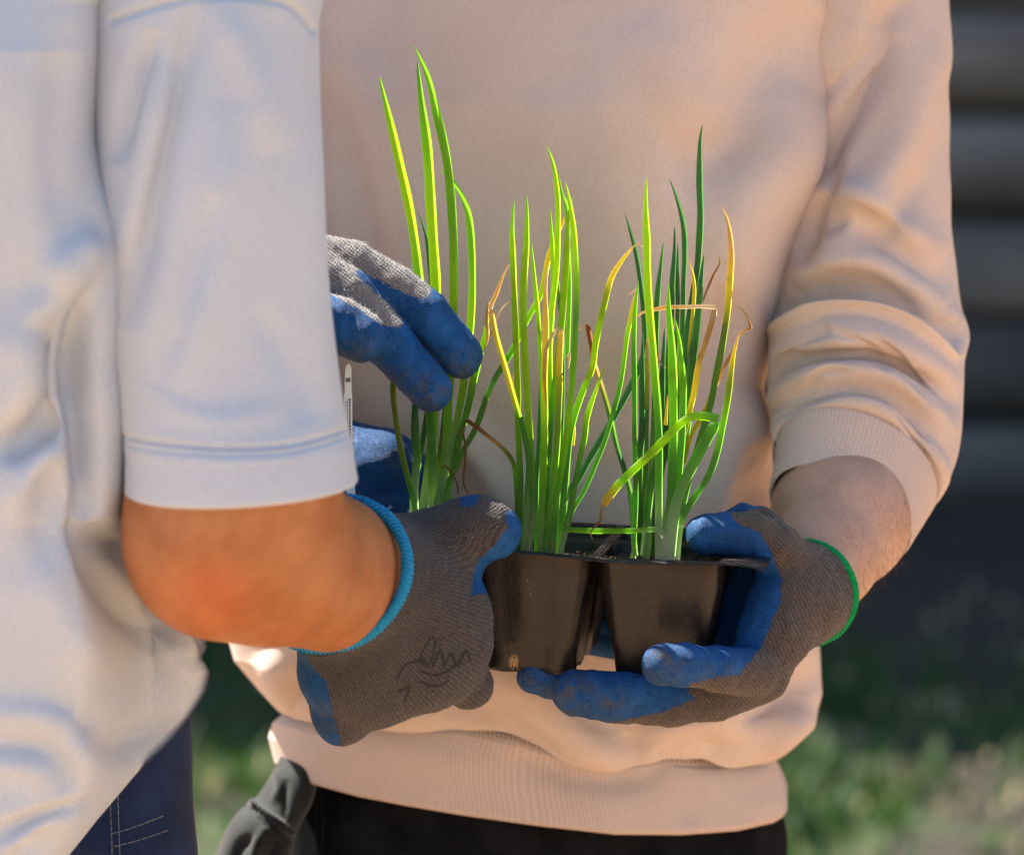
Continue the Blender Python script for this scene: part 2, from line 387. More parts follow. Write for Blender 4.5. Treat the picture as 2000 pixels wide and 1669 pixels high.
def inpoly_sd(p, poly):
    """positive inside"""
    poly = np.asarray(poly, float); ins = np.zeros(len(p), bool); best = np.full(len(p), 1e9); j = len(poly)-1
    for i in range(len(poly)):
        a = poly[j]; b_ = poly[i]; j = i
        c = ((a[1] > p[:, 1]) != (b_[1] > p[:, 1])) & (p[:, 0] < (b_[0]-a[0])*(p[:, 1]-a[1])/(b_[1]-a[1]+1e-9)+a[0]); ins ^= c
        d = b_-a; t = np.clip(((p-a)@d)/(d@d+1e-9), 0, 1); best = np.minimum(best, np.linalg.norm(p-a-t[:, None]*d, axis=1))
    return np.where(ins, best, -best)
def hairs(name, v, f, sel, count, length, rad, dirfun, m, parent, base, seed=1, jit=.6):
    """short three-sided fibres growing from a surface (world metres)"""
    r = np.random.default_rng(seed); w_ = PW(v); n = normals(w_, f)
    idx = np.where(sel)[0]
    if not len(idx): return
    k = r.choice(idx, count); p = w_[k]+r.normal(size=(count, 3))*.0008
    d = dirfun(n[k], w_[k])+r.normal(size=(count, 3))*jit; d /= np.linalg.norm(d, axis=1, keepdims=True)
    nn = n[k]; ln = length*r.uniform(.4, 1.3, count)[:, None]
    mid = p+d*ln*.5+nn*ln*.15; tip = p+d*ln+r.normal(size=(count, 3))*ln*.2
    s = np.cross(d, nn); s /= np.linalg.norm(s, axis=1, keepdims=True)+1e-9; t = np.cross(d, s)
    V = np.stack([p+s*rad, p-s*rad*.5+t*rad*.87, p-s*rad*.5-t*rad*.87, mid+s*rad*.8, mid-s*rad*.4+t*rad*.7, mid-s*rad*.4-t*rad*.7, tip], 1).reshape(-1, 3)
    o = np.arange(count)[:, None, None]*7
    F = (np.array([[0, 1, 4], [0, 4, 3], [1, 2, 5], [1, 5, 4], [2, 0, 3], [2, 3, 5], [3, 4, 6], [4, 5, 6], [5, 3, 6]])[None]+o).reshape(-1, 3)
    ob = put(name, V, F, m, parent, base, px=False); ob['kind'] = 'stuff'; return ob

# ------------------------------------------------------------------ ground, wall
m, nt, b = mat('ground'); M['ground'] = m
tc = nt.nodes.new('ShaderNodeTexCoord'); sep = nt.nodes.new('ShaderNodeSeparateXYZ'); L(nt, tc.outputs['Object'], sep.inputs[0])
soil = mixc(nt, remap(nt, noise(nt, 5, 6, .65), .35, .7), (.014, .010, .007), (.05, .036, .025))
soil = mixc(nt, remap(nt, noise(nt, 40, 4, .65), .55, .7), soil, (.10, .075, .05))
gr = mixc(nt, remap(nt, noise(nt, 9, 4), .4, .6), (.025, .055, .010), (.07, .11, .02))
gf = math_(nt, 'MULTIPLY', remap(nt, noise(nt, 1.9, 5, .65), .44, .52), remap(nt, sep.outputs[1], 6.2, 4.8))
far = remap(nt, sep.outputs[1], 1.5, 3.2)
near = mixc(nt, remap(nt, noise(nt, 2, 4), .4, .6), (.54, .33, .18), (.60, .39, .225))
L(nt, mixc(nt, far, near, mixc(nt, gf, soil, gr)), b.inputs['Base Color']); b.inputs['Roughness'].default_value = .95
bump(nt, b, noise(nt, 25, 6, .7), 1, .03)
n = 60; xs = np.linspace(-60, 60, n); X, Y = np.meshgrid(xs, xs+20, indexing='ij')
gv = np.stack([X, Y, np.zeros_like(X)], -1).reshape(-1, 3)
g = put('ground', gv, gridfaces(n, n, False), M['ground'], px=False); g['kind'] = 'structure'

M['plank'] = None
m, nt, b = mat('weathered_timber'); M['plank'] = m
oi = nt.nodes.new('ShaderNodeObjectInfo')
grain = noise(nt, 14, 5, .6, stretch=(.12, 1, 1))
c = mixc(nt, remap(nt, grain, .35, .65), (.062, .055, .048), (.20, .185, .165))
c = mixc(nt, remap(nt, noise(nt, 1.3, 4, .6), .45, .62, 0, .6), c, (.05, .045, .035))
cc = nt.nodes.new('ShaderNodeHueSaturation'); L(nt, c, cc.inputs['Color']); L(nt, remap(nt, oi.outputs['Random'], 0, 1, .5, 1.35), cc.inputs['Value'])
L(nt, cc.outputs[0], b.inputs['Base Color']); b.inputs['Roughness'].default_value = .85
bump(nt, b, grain, .7, .01)
WY = 7.5
wall = thing('timber_wall', 'weathered grey timber wall of stacked planks with dark gaps behind the gardeners', 'wall', (2, WY, 0))
ph = .268; rr = random.Random(3)
def plank_mesh(L_, h, d):
    prof = [(-d, .012), (-d*.93, .0), (0, 0), (0, h*.9), (-d*.9, h*.9), (-d, h*.86), (-d*1.03, h*.5)]
    xs = np.linspace(-L_/2, L_/2, 9); v = []
    for i, x in enumerate(xs):
        j = math.sin(i*1.7+L_)*.004
        for y, z in prof: v.append((x, y+j, z+j*.6))
    k = len(prof); f = [[i*k+a, i*k+(a+1) % k, (i+1)*k+(a+1) % k, (i+1)*k+a] for i in range(8) for a in range(k)]
    f.append(list(range(k))[::-1]); f.append([8*k+a for a in range(k)]); return v, f
def log_mesh(L_, h, d):
    prof = [(d, h*.04)]+[(d*.55-d*1.55*math.sin(a)**.8, h*.5-h*.46*math.cos(a)) for a in np.linspace(.12, math.pi-.12, 7)]+[(d, h*.96)]
    xs = np.linspace(-L_/2, L_/2, 9); v = []
    for i, x in enumerate(xs):
        j = math.sin(i*1.7+L_*40)*.006
        for y, z in prof: v.append((x, y+j, z+j*.6))
    k = len(prof); f = [[i*k+a, i*k+(a+1) % k, (i+1)*k+(a+1) % k, (i+1)*k+a] for i in range(8) for a in range(k)]
    f.append(list(range(k))[::-1]); f.append([8*k+a for a in range(k)]); return v, f
PM = []
for L_ in (2.35, 2.36, 2.355):
    v_, f_ = log_mesh(L_, ph, .07); me = bpy.data.meshes.new('plank'); me.from_pydata(v_, [], f_); me.polygons.foreach_set('use_smooth', [len(p) == 4 for p in f_]); me.materials.append(M['plank']); PM.append(me)
for r_ in range(26):  # rows above the view added so the wall's shadow covers more ground
    for k in range(-4, 4):
        me = PM[rr.randrange(3)]; o = bpy.data.objects.new('plank', me); COL.objects.link(o); o.parent = wall
        o.location = (k*2.4-.8*(r_ % 3), rr.uniform(-.02, .02), r_*ph-.04); o.rotation_euler = (rr.uniform(-.02, .02), rr.uniform(-.003, .003), 0)
v_ = [(x, y, z) for x in (-12, 10) for y in (.075, .2) for z in (0, 26*ph)]
me = bpy.data.meshes.new('backing'); me.from_pydata(v_, [], [(0, 1, 3, 2), (4, 6, 7, 5), (0, 4, 5, 1), (2, 3, 7, 6), (0, 2, 6, 4), (1, 5, 7, 3)]); me.materials.append(M['soil_dark'] if 'soil_dark' in M else M['blackdenim'])
o = bpy.data.objects.new('backing', me); COL.objects.link(o); o.parent = wall
# grass and litter in the background (soft focus)
def blades(name, n, area, hmin, hmax, cmat, seed, clump=1.6, wid=.006):
    r = np.random.default_rng(seed); nc = n//45
    cx = r.uniform(area[0], area[1], nc); cy = r.uniform(area[2], area[3], nc)
    k = r.integers(0, nc, n); p = np.stack([cx[k]+r.normal(size=n)*.07*clump, cy[k]+r.normal(size=n)*.07*clump, np.zeros(n)], 1)
    h = r.uniform(hmin, hmax, n); a = r.uniform(0, 6.28, n); d = np.stack([np.cos(a), np.sin(a), np.zeros(n)], 1); s = np.stack([-np.sin(a), np.cos(a), np.zeros(n)], 1)*wid
    z = np.array([0, 0, 1.]); m1 = p+z*h[:, None]*.6+d*h[:, None]*.15; t = p+z*h[:, None]*.95+d*h[:, None]*.55
    V = np.stack([p-s, p+s, m1+s*.8, m1-s*.8, t], 1).reshape(-1, 3); o = np.arange(n)[:, None, None]*5
    F = (np.array([[0, 1, 2], [0, 2, 3], [3, 2, 4]])[None]+o).reshape(-1, 3)
    ob = put(name, V, F, cmat, px=False, smooth=False); ob['kind'] = 'stuff'; return ob
def leafy(name, c1, c2, tl, rough=.6):
    m, nt, b = mat(name); c = mixc(nt, remap(nt, noise(nt, 3, 4), .35, .65), c1, c2); L(nt, c, b.inputs['Base Color']); b.inputs['Roughness'].default_value = rough
    t = N(nt, 'ShaderNodeBsdfTranslucent'); L(nt, c, t.inputs[0]); mx = N(nt, 'ShaderNodeMixShader'); mx.inputs[0].default_value = tl
    L(nt, b.outputs[0], mx.inputs[1]); L(nt, t.outputs[0], mx.inputs[2]); L(nt, mx.outputs[0], nt.nodes['Material Output'].inputs[0]); return m
M['grass'] = leafy('grass', (.011, .048, .003), (.036, .09, .007), .35)
M['drygrass'] = leafy('dry_litter', (.32, .25, .12), (.42, .36, .2), .3)
G1 = blades('grass', 7000, (-2.5, 3.2, 2.6, 5.6), .03, .10, M['grass'], 1)
G1['label'] = 'low green grass growing in tufts on the bare soil'; G1['category'] = 'grass'
G2 = blades('dead_grass', 1400, (-2.5, 3.2, 2.2, 6.2), .01, .04, M['drygrass'], 2, 2.5, .009)
G2['label'] = 'pale dead grass and litter lying on the soil'; G2['category'] = 'litter'

# ------------------------------------------------------------------ seedling tray
PSI = math.radians(9); ROLL = math.radians(1.6)
ax_ = np.array([math.cos(PSI)*math.cos(ROLL), -math.sin(PSI)*math.cos(ROLL), -math.sin(ROLL)])
ay_ = np.array([math.sin(PSI), math.cos(PSI), 0.0]); az_ = np.cross(ax_, ay_)
T0 = W1(1412, 1101, -140)      # right front corner of the right front cell
PX_, PY_ = .0945, .078         # cell pitch
def TR(x, y, z): return T0+x*ax_+y*ay_+z*az_
def TRa(a): a = np.asarray(a, float).reshape(-1, 3); return T0+a[:, :1]*ax_+a[:, 1:2]*ay_+a[:, 2:]*az_
tbase = TR(-1.5*PX_, PY_, -.088)
tray = thing('seedling_tray', 'black plastic tray of six deep cells held between the gloved hands', 'seedling tray', tbase)
def rrect(cx, cy, hx, hy, r, n=8):
    o = []
    for (sx, sy, a0) in ((1, 1, 0), (-1, 1, 90), (-1, -1, 180), (1, -1, 270)):
        for k in range(n):
            a = math.radians(a0+90*k/(n-1)); o.append((cx+sx*(hx-r)+r*math.cos(a), cy+sy*(hy-r)+r*math.sin(a)))
    return np.array(o)
def ray_rect(c, p, x0, x1, y0, y1):
    d = p-c; t = []
    if d[0] > 1e-9: t.append((x1-c[0])/d[0])
    if d[0] < -1e-9: t.append((x0-c[0])/d[0])
    if d[1] > 1e-9: t.append((y1-c[1])/d[1])
    if d[1] < -1e-9: t.append((y0-c[1])/d[1])
    return c+d*min(t)
rimv, rimf = [], []
rnd = random.Random(5)
for i in range(3):
    for j in range(2):
        x1 = -i*PX_; x0 = x1-PX_; y0 = j*PY_; y1 = y0+PY_; c = np.array([(x0+x1)/2, (y0+y1)/2])
        hx, hy = PX_/2-.0022, PY_/2-.002
        rings = []
        prof = [(0, 0, 0), (-.0015, .0012, 0), (-.02, .003, .0), (-.045, .0062, 0), (-.066, .0088, 0), (-.070, .0096, 0), (-.0865, .0118, 0), (-.0908, .0135, 0), (-.092, .018, 0)]
        for z, ins, _ in prof:
            R_ = rrect(c[0], c[1], hx-ins, hy-ins*.85, .010)
            z_ = np.full(len(R_), z)
            if z < -.068:   # notch in the middle of the foot on each side
                dx = abs(R_[:, 0]-c[0]); dy = abs(R_[:, 1]-c[1])
            rings.append(np.c_[R_, z_])
        # subdivide straight sides so the walls can carry shallow flutes
        def dens(R_):
            out = []
            for k in range(len(R_)):
                a = R_[k]; b_ = R_[(k+1) % len(R_)]; nn_ = 9 if np.linalg.norm(b_-a) > .012 else 1
                for q in range(nn_): out.append(a+(b_-a)*q/nn_)
            return np.array(out)
        D = [dens(r) for r in rings]; m_ = len(D[0]); V = np.concatenate(D)
        sx = V[:, 0]-c[0]; sy = V[:, 1]-c[1]; zz = -V[:, 2]
        front = (abs(sy) > abs(sx)*hy/hx)
        al = np.where(front, sx, sy)
        amp = .0011*np.exp(-((zz-.04)/.03)**2)*np.cos(al*2*math.pi/.030+i)
        foot = np.clip((zz-.069)/.004, 0, 1)*np.exp(-(al/.014)**4)*.005
        bend = .0012*np.sin(zz*60+i*2+j)*np.clip(zz/.02, 0, 1)
        V[:, 1] += np.where(front, np.sign(sy)*(amp+bend-foot), 0); V[:, 0] += np.where(front, 0, np.sign(sx)*(amp+bend-foot))
        F = gridfaces(len(D), m_); k0 = (len(D)-1)*m_
        V = np.r_[V, [[c[0], c[1], -.0905]]]
        fl = F[:, ::-1].tolist()+[[k0+(k+1) % m_, k0+k, len(V)-1] for k in range(m_)]
        o = put('cell', TRa(V), fl, M['plastic'], tray, tbase, px=False)
        so = o.modifiers.new('wall', 'SOLIDIFY'); so.thickness = .0007; so.offset = -1
        # soil
        R_ = rrect(c[0], c[1], hx-.003, hy-.003, .009); sv = [(c[0], c[1], -.007)]; nr = 9
        for q in range(1, nr+1):
            for p in R_: sv.append((c[0]+(p[0]-c[0])*q/nr, c[1]+(p[1]-c[1])*q/nr, -.0085+rnd.uniform(-.0012, .0016)))
        km = len(R_); sf = [[0, 1+(k+1) % km, 1+k] for k in range(km)]+[[1+(q-1)*km+k, 1+(q-1)*km+(k+1) % km, 1+q*km+(k+1) % km, 1+q*km+k] for q in range(1, nr) for k in range(km)]
        put('soil', TRa(sv), [s[::-1] for s in sf], M['soil'], tray, tbase, px=False)
        # rim plate around this cell
        ex0 = x0-(.012 if i == 2 else 0); ex1 = x1+(.031 if i == 0 else 0); ey0 = y0-(.0065 if j == 0 else 0); ey1 = y1+(.0065 if j == 1 else 0)
        I = dens(rings[0])[:, :2]; k0 = len(rimv); mm = len(I)
        O = np.array([ray_rect(c, p, ex0, ex1, ey0, ey1) for p in I])
        for cr in ((ex0, ey0), (ex0, ey1), (ex1, ey0), (ex1, ey1)):   # keep square corners
            kk = np.argmin(np.linalg.norm(O-np.array(cr), axis=1)); O[kk] = cr
        for p in I: rimv.append((p[0], p[1], 0))
        for p in (I*.5+O*.5): rimv.append((p[0], p[1], .0006))
        for p in O: rimv.append((p[0], p[1], 0))
        for t_ in range(2):
            for k in range(mm): rimf.append([k0+t_*mm+k, k0+(t_+1)*mm+k, k0+(t_+1)*mm+(k+1) % mm, k0+t_*mm+(k+1) % mm])
rv = np.array(rimv, float)
rv[:, 2] += .0016*np.sin(rv[:, 0]*38+1.0)*np.exp(-((rv[:, 1]+.006)/.012)**2)
e = np.clip((rv[:, 0]-.006)/.025, 0, 1); rv[:, 2] += -.002*e*e+.001*np.sin(rv[:, 1]*60)*e
edge = rv[:, 1] < -.006; rv[edge, 2] -= .0009
ro = put('rim', TRa(rv), [f[::-1] for f in rimf], M['plastic'], tray, tbase, px=False)
so = ro.modifiers.new('thick', 'SOLIDIFY'); so.thickness = .0009; so.offset = 0
# root tuft at the drain notch
r = np.random.default_rng(4)
rv_, rf_ = [], []
for k in range(26):
    p0 = np.array([1004+r.normal()*4, 1286+r.normal()*3, -150.]); p1 = p0+np.array([r.normal()*8, r.uniform(4, 22), -r.uniform(0, 8)]); s = np.array([.8, 0, 0])
    b0 = len(rv_); rv_ += [p0-s, p0+s, (p0+p1)/2+s+r.normal(size=3), p1]; rf_ += [[b0, b0+1, b0+2], [b0, b0+2, b0+3]]
o = put('root_tuft', rv_, rf_, M['root'], tray, tbase); o['kind'] = 'stuff'

r = np.random.default_rng(11); cv, cf = [], []
for k in range(420):
    i, j = r.integers(0, 3), r.integers(0, 2); x = -i*PX_-PX_*r.uniform(.08, .92); y = j*PY_+PY_*r.uniform(.08, .92); z = -.006
    if k % 5 == 0: x = r.uniform(-.19, .02); y = r.uniform(-.006, .001); z = .0012
    c = TR(x, y, z); sz = r.uniform(.0006, .0024 if k % 5 else .0012); P = r.normal(size=(4, 3)); P /= np.linalg.norm(P, axis=1, keepdims=True); b0 = len(cv)
    cv += list(c+P*sz); cf += [[b0, b0+1, b0+2], [b0, b0+2, b0+3], [b0, b0+3, b0+1], [b0+1, b0+3, b0+2]]
o = put('soil_crumbs', np.array(cv), cf, M['crumb'], tray, tbase, px=False, smooth=False); o['kind'] = 'stuff'

# ------------------------------------------------------------------ onion plants
C_ = dict(lime=(.60, .93, .03), green=(.38, .80, .04), mid=(.21, .54, .07), dark=(.11, .34, .09), blue=(.09, .29, .11), pale=(.50, .70, .30), white=(.72, .80, .58),  # dark and blue greens paint the shade onto the rear leaves
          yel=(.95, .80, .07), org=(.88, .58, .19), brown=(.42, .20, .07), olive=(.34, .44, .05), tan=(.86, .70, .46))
def leaf(root, base, pts, wd, cols, q=0, tip=True, flat=.6, name='leaf', blunt=False):
    P = np.array([(p[0], p[1], (p[2] if len(p) > 2 else 0)+q) for p in pts], float)
    n = max(14, (len(P)-1)*5); C = catmull(P, n); sdn = 8; t = np.linspace(0, 1, n)
    T = np.gradient(C, axis=0); T /= np.linalg.norm(T, axis=1, keepdims=True)+1e-9
    L_ = np.r_[0, np.cumsum(np.linalg.norm(np.diff(C, axis=0), axis=1))]; rem = L_[-1]-L_
    R = np.full(n, wd*.47)*(1+.05*np.sin(L_/23+P[0, 0]))
    if tip: R *= np.clip(rem/(wd*8), 0, 1)**.62*.97+.03
    else: R *= np.clip(rem/(wd*.6), 0, 1)**.5*.9+.1
    if rem[0] > wd*8: R *= 1+.06*np.exp(-L_/60)
    X = np.cross(T, [0, 0, 1.]); X /= np.linalg.norm(X, axis=1, keepdims=True)+1e-9; Y = np.cross(T, X)
    th = np.linspace(0, 2*math.pi, sdn, endpoint=False)
    v = (C[:, None]+R[:, None, None]*(np.cos(th)[None, :, None]*X[:, None]+flat*np.sin(th)[None, :, None]*Y[:, None])).reshape(-1, 3)
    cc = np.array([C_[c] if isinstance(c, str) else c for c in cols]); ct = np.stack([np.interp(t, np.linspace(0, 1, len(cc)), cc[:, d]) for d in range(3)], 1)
    col = np.repeat(ct, sdn, 0); ve = np.tile(np.cos(th), n)
    f = [q_ for k, q_ in enumerate(gridfaces(n, sdn).tolist()) if k % sdn not in (5, 6)]
    return put(name, v, [x[::-1] for x in f], M['leaf'], root, base, {'col': col, 'vein': ve})
grp = 'onion clumps growing in the tray'
def clump(label, bp, leaves):
    base = W1(*bp); t = thing('spring_onion', label, 'plant', base, grp)
    for L_ in leaves: leaf(t, base, *L_[:3], **(L_[3] if len(L_) > 3 else {}))
    return t
c1 = [
 ([(846, 1045), (846, 920), (838, 760), (829, 620), (817, 535), (810, 475), (798, 400), (777, 304), (759, 226), (740, 146)], 19, ['pale', 'mid', 'green', 'lime', 'lime', 'green'], dict(q=35)),
 ([(828, 1045), (828, 995), (837, 923), (844, 858), (846, 808), (852, 700), (851, 567), (847, 490), (841, 400), (835, 295), (822, 190), (815, 118)], 21, ['pale', 'pale', 'green', 'lime', 'lime', 'lime', 'green', 'mid'], dict(q=50)),
 ([(853, 1045), (853, 997), (861, 960), (868, 904), (874, 848), (875, 797), (882, 700), (886, 600), (886, 520), (885, 460), (879, 370), (870, 298), (852, 220), (834, 145), (809, 90)], 18, ['pale', 'pale', 'green', 'lime', 'green', 'green', 'green'], dict(q=28)),
 ([(862, 1045), (866, 960), (880, 867), (889, 834), (900, 783), (907, 735), (917, 660), (922, 567), (921, 490), (916, 427), (906, 391), (885, 355), (860, 332)], 15, ['pale', 'pale', 'green', 'lime', 'green', 'green', 'green'], dict(q=60)),
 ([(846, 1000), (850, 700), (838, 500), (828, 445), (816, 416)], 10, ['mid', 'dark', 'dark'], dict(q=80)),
 ([(818, 1040), (808, 979), (796, 932), (781, 867), (770, 793), (768, 739), (775, 660)], 12, ['pale', 'mid', 'olive', 'olive', 'olive'], dict(q=20)),
 ([(810, 1040), (809, 969), (813, 913), (815, 886), (811, 848), (811, 789), (815, 700)], 17, ['pale', 'pale', 'mid', 'dark', 'dark'], dict(q=25)),
 ([(815, 1040), (809, 960), (818, 904), (826, 858), (833, 811), (838, 740)], 11, ['pale', 'mid', 'dark', 'dark'], dict(q=55)),
 ([(845, 1040), (852, 940), (862, 870), (868, 810), (873, 740)], 12, ['mid', 'olive', 'dark', 'dark'], dict(q=75)),
 ([(868, 1040), (880, 930), (896, 860), (915, 790), (926, 736), (943, 672), (953, 621), (957, 596)], 15, ['pale', 'mid', 'mid', 'green', 'lime', 'yel'], dict(q=62)),
 ([(858, 1040), (868, 965), (883, 928), (907, 876), (930, 834), (959, 754), (999, 686), (1031, 621), (1056, 574), (1065, 535), (1074, 492), (1096, 441), (1110, 410)], 12, ['pale', 'mid', 'mid', 'mid', 'mid', 'green', 'lime', 'yel', 'yel', 'org'], dict(q=30)),
 ([(953, 590), (950, 625), (953, 655), (944, 690)], 8, ['tan', 'org', 'org'], dict(q=48)),
 ([(862, 915, -6), (868, 909), (878, 918), (889, 936), (894, 950), (895, 966)], 4, ['olive', 'brown', 'brown'], dict(q=0, tip=False)),
]
clump('leftmost onion clump, tall bright green leaves reaching between the blue gloved fingers', (845, 1045, 40), c1)
c2 = [
 ([(1019, 1085), (1018, 1050), (1016, 1004), (1016, 934), (1013, 864), (1011, 805), (1011, 761), (1008, 671), (1004, 564), (1000, 456), (1004, 389)], 13, ['pale', 'mid', 'mid', 'green', 'lime', 'lime', 'lime', 'green'], dict(q=-40)),
 ([(1034, 1085), (1034, 1062), (1041, 1004), (1041, 957), (1037, 887), (1032, 817), (1029, 761), (1024, 671), (1022, 564), (1028, 474), (1029, 380)], 14.5, ['white', 'pale', 'mid', 'green', 'lime', 'lime', 'lime', 'green'], dict(q=-50)),
 ([(1055, 1085), (1057, 950), (1060, 850), (1058, 761), (1056, 707), (1051, 618), (1044, 546), (1037, 470)], 9, ['pale', 'mid', 'green', 'lime', 'green'], dict(q=-30)),
 ([(1058, 1085), (1058, 1000), (1063, 900), (1064, 815), (1063, 743), (1066, 636), (1065, 564), (1071, 517)], 14, ['pale', 'green', 'lime', 'yel', 'org', 'tan'], dict(q=-62)),
 ([(1067, 1085), (1067, 1060), (1079, 957), (1088, 864), (1093, 747), (1092, 725), (1096, 641)], 14, ['pale', 'mid', 'green', 'olive', 'yel', 'org'], dict(q=-70, tip=False)),
 ([(1097, 643), (1086, 645), (1074, 664), (1065, 690), (1063, 735), (1066, 770), (1068, 800)], 7, ['tan', 'tan', 'org', 'org'], dict(q=-78)),
 ([(1055, 1085), (1057, 1050), (1063, 950), (1074, 850), (1074, 761), (1074, 671), (1078, 600), (1087, 528), (1089, 456), (1089, 384), (1080, 319), (1067, 283)], 12, ['pale', 'mid', 'green', 'lime', 'lime', 'lime', 'lime', 'green'], dict(q=-20)),
 ([(1108, 700), (1112, 560), (1107, 413), (1096, 373), (1089, 332)], 9, ['green', 'green', 'mid'], dict(q=20)),
 ([(1078, 1085), (1080, 1060), (1085, 980), (1100, 900), (1110, 815), (1116, 761), (1122, 671), (1125, 600), (1125, 528), (1121, 456), (1114, 402), (1104, 355)], 13, ['pale', 'mid', 'green', 'lime', 'green', 'mid', 'lime', 'lime', 'lime'], dict(q=-46)),
 ([(1063, 1085), (1063, 1000), (1070, 900), (1076, 815), (1085, 743), (1096, 636), (1105, 528), (1110, 427), (1118, 386)], 14, ['pale', 'mid', 'mid', 'green', 'lime', 'lime', 'green'], dict(q=-28)),
 ([(1066, 1000), (1070, 850), (1074, 700), (1080, 564), (1078, 474), (1074, 405)], 10, ['mid', 'green', 'lime', 'lime', 'green'], dict(q=0)),
 ([(1088, 1000), (1098, 800), (1098, 650), (1092, 582), (1084, 508)], 9, ['mid', 'dark', 'mid', 'green'], dict(q=12)),
 ([(1088, 1085), (1090, 1062), (1103, 950), (1111, 870), (1121, 815), (1139, 761), (1157, 718), (1163, 672), (1174, 620), (1182, 587), (1193, 545), (1210, 515), (1232, 487), (1244, 476)], 13, ['pale', 'mid', 'mid', 'green', 'lime', 'lime', 'lime', 'yel', 'yel', 'org'], dict(q=-18)),
 ([(1242, 478), (1250, 476), (1256, 484), (1257, 496)], 5, ['org', 'tan', 'brown'], dict(q=-18)),
 ([(1096, 1085), (1097, 1067), (1104, 1039), (1114, 992), (1123, 945), (1132, 899), (1142, 852), (1146, 815), (1164, 761), (1181, 715)], 12, ['white', 'pale', 'mid', 'mid', 'green', 'lime', 'lime'], dict(q=-55)),
 ([(1078, 1080), (1100, 979), (1128, 938), (1155, 888), (1188, 833), (1219, 778), (1246, 723), (1259, 676), (1262, 635)], 14, ['mid', 'dark', 'blue', 'blue', 'blue', 'dark'], dict(q=40)),
 ([(1107, 1040), (1117, 998), (1141, 957), (1163, 905), (1183, 855), (1205, 778), (1216, 723), (1225, 654), (1230, 630), (1236, 592), (1244, 562)], 10, ['pale', 'mid', 'mid', 'mid', 'mid', 'green', 'lime', 'yel', 'org'], dict(q=10)),
 ([(1244, 562), (1236, 570), (1230, 574), (1224, 577)], 4, ['tan', 'org'], dict(q=10)),
 ([(1050, 1080), (1047, 950), (1052, 880), (1055, 800), (1054, 740)], 12, ['mid', 'dark', 'dark', 'dark'], dict(q=45)),
 ([(1100, 1020), (1108, 930), (1112, 850), (1118, 790)], 10, ['mid', 'dark', 'dark'], dict(q=45)),
 ([(1024, 1080), (1029, 970), (1033, 900), (1018, 820), (1015, 815), (1002, 772), (984, 707), (968, 653), (958, 602)], 12, ['pale', 'mid', 'mid', 'green', 'yel', 'yel', 'org'], dict(q=-60, tip=False)),
 ([(957, 604), (961, 590), (970, 571), (984, 535), (998, 513)], 8.5, ['tan', 'org', 'org', 'tan'], dict(q=-60)),
 ([(958, 655), (975, 610), (990, 592), (1003, 580)], 4, ['brown', 'tan', 'brown'], dict(q=0)),
 ([(1012, 1085), (1010, 1000), (1007, 934), (1002, 903), (985, 878), (957, 854), (927, 831), (910, 820)], 9, ['mid', 'mid', 'green', 'olive', 'org', 'brown', 'brown'], dict(q=-42, tip=False)),
 ([(910, 820), (905, 835), (905, 850), (909, 870), (908, 905), (905, 940), (912, 960), (921, 973)], 4.5, ['brown', 'brown', 'brown'], dict(q=-42)),
 ([(1118, 870), (1121, 840), (1119, 815), (1121, 790)], 7, ['yel', 'yel', 'org'], dict(q=-8)),
 ([(1016, 815), (1004, 770), (1001, 740), (1003, 728)], 6, ['org', 'org', 'tan'], dict(q=-25)),
 ([(1108, 720), (1112, 700), (1113, 690), (1106, 700), (1104, 712)], 5, ['tan', 'tan', 'tan'], dict(q=-60)),
 ([(1073, 1070), (1075, 1055), (1082, 1072), (1092, 1078)], 3, ['brown', 'tan'], dict(q=-80)),
]
clump('middle onion clump, dense lime green leaves with curled yellow tips', (1055, 1085, -20), c2)
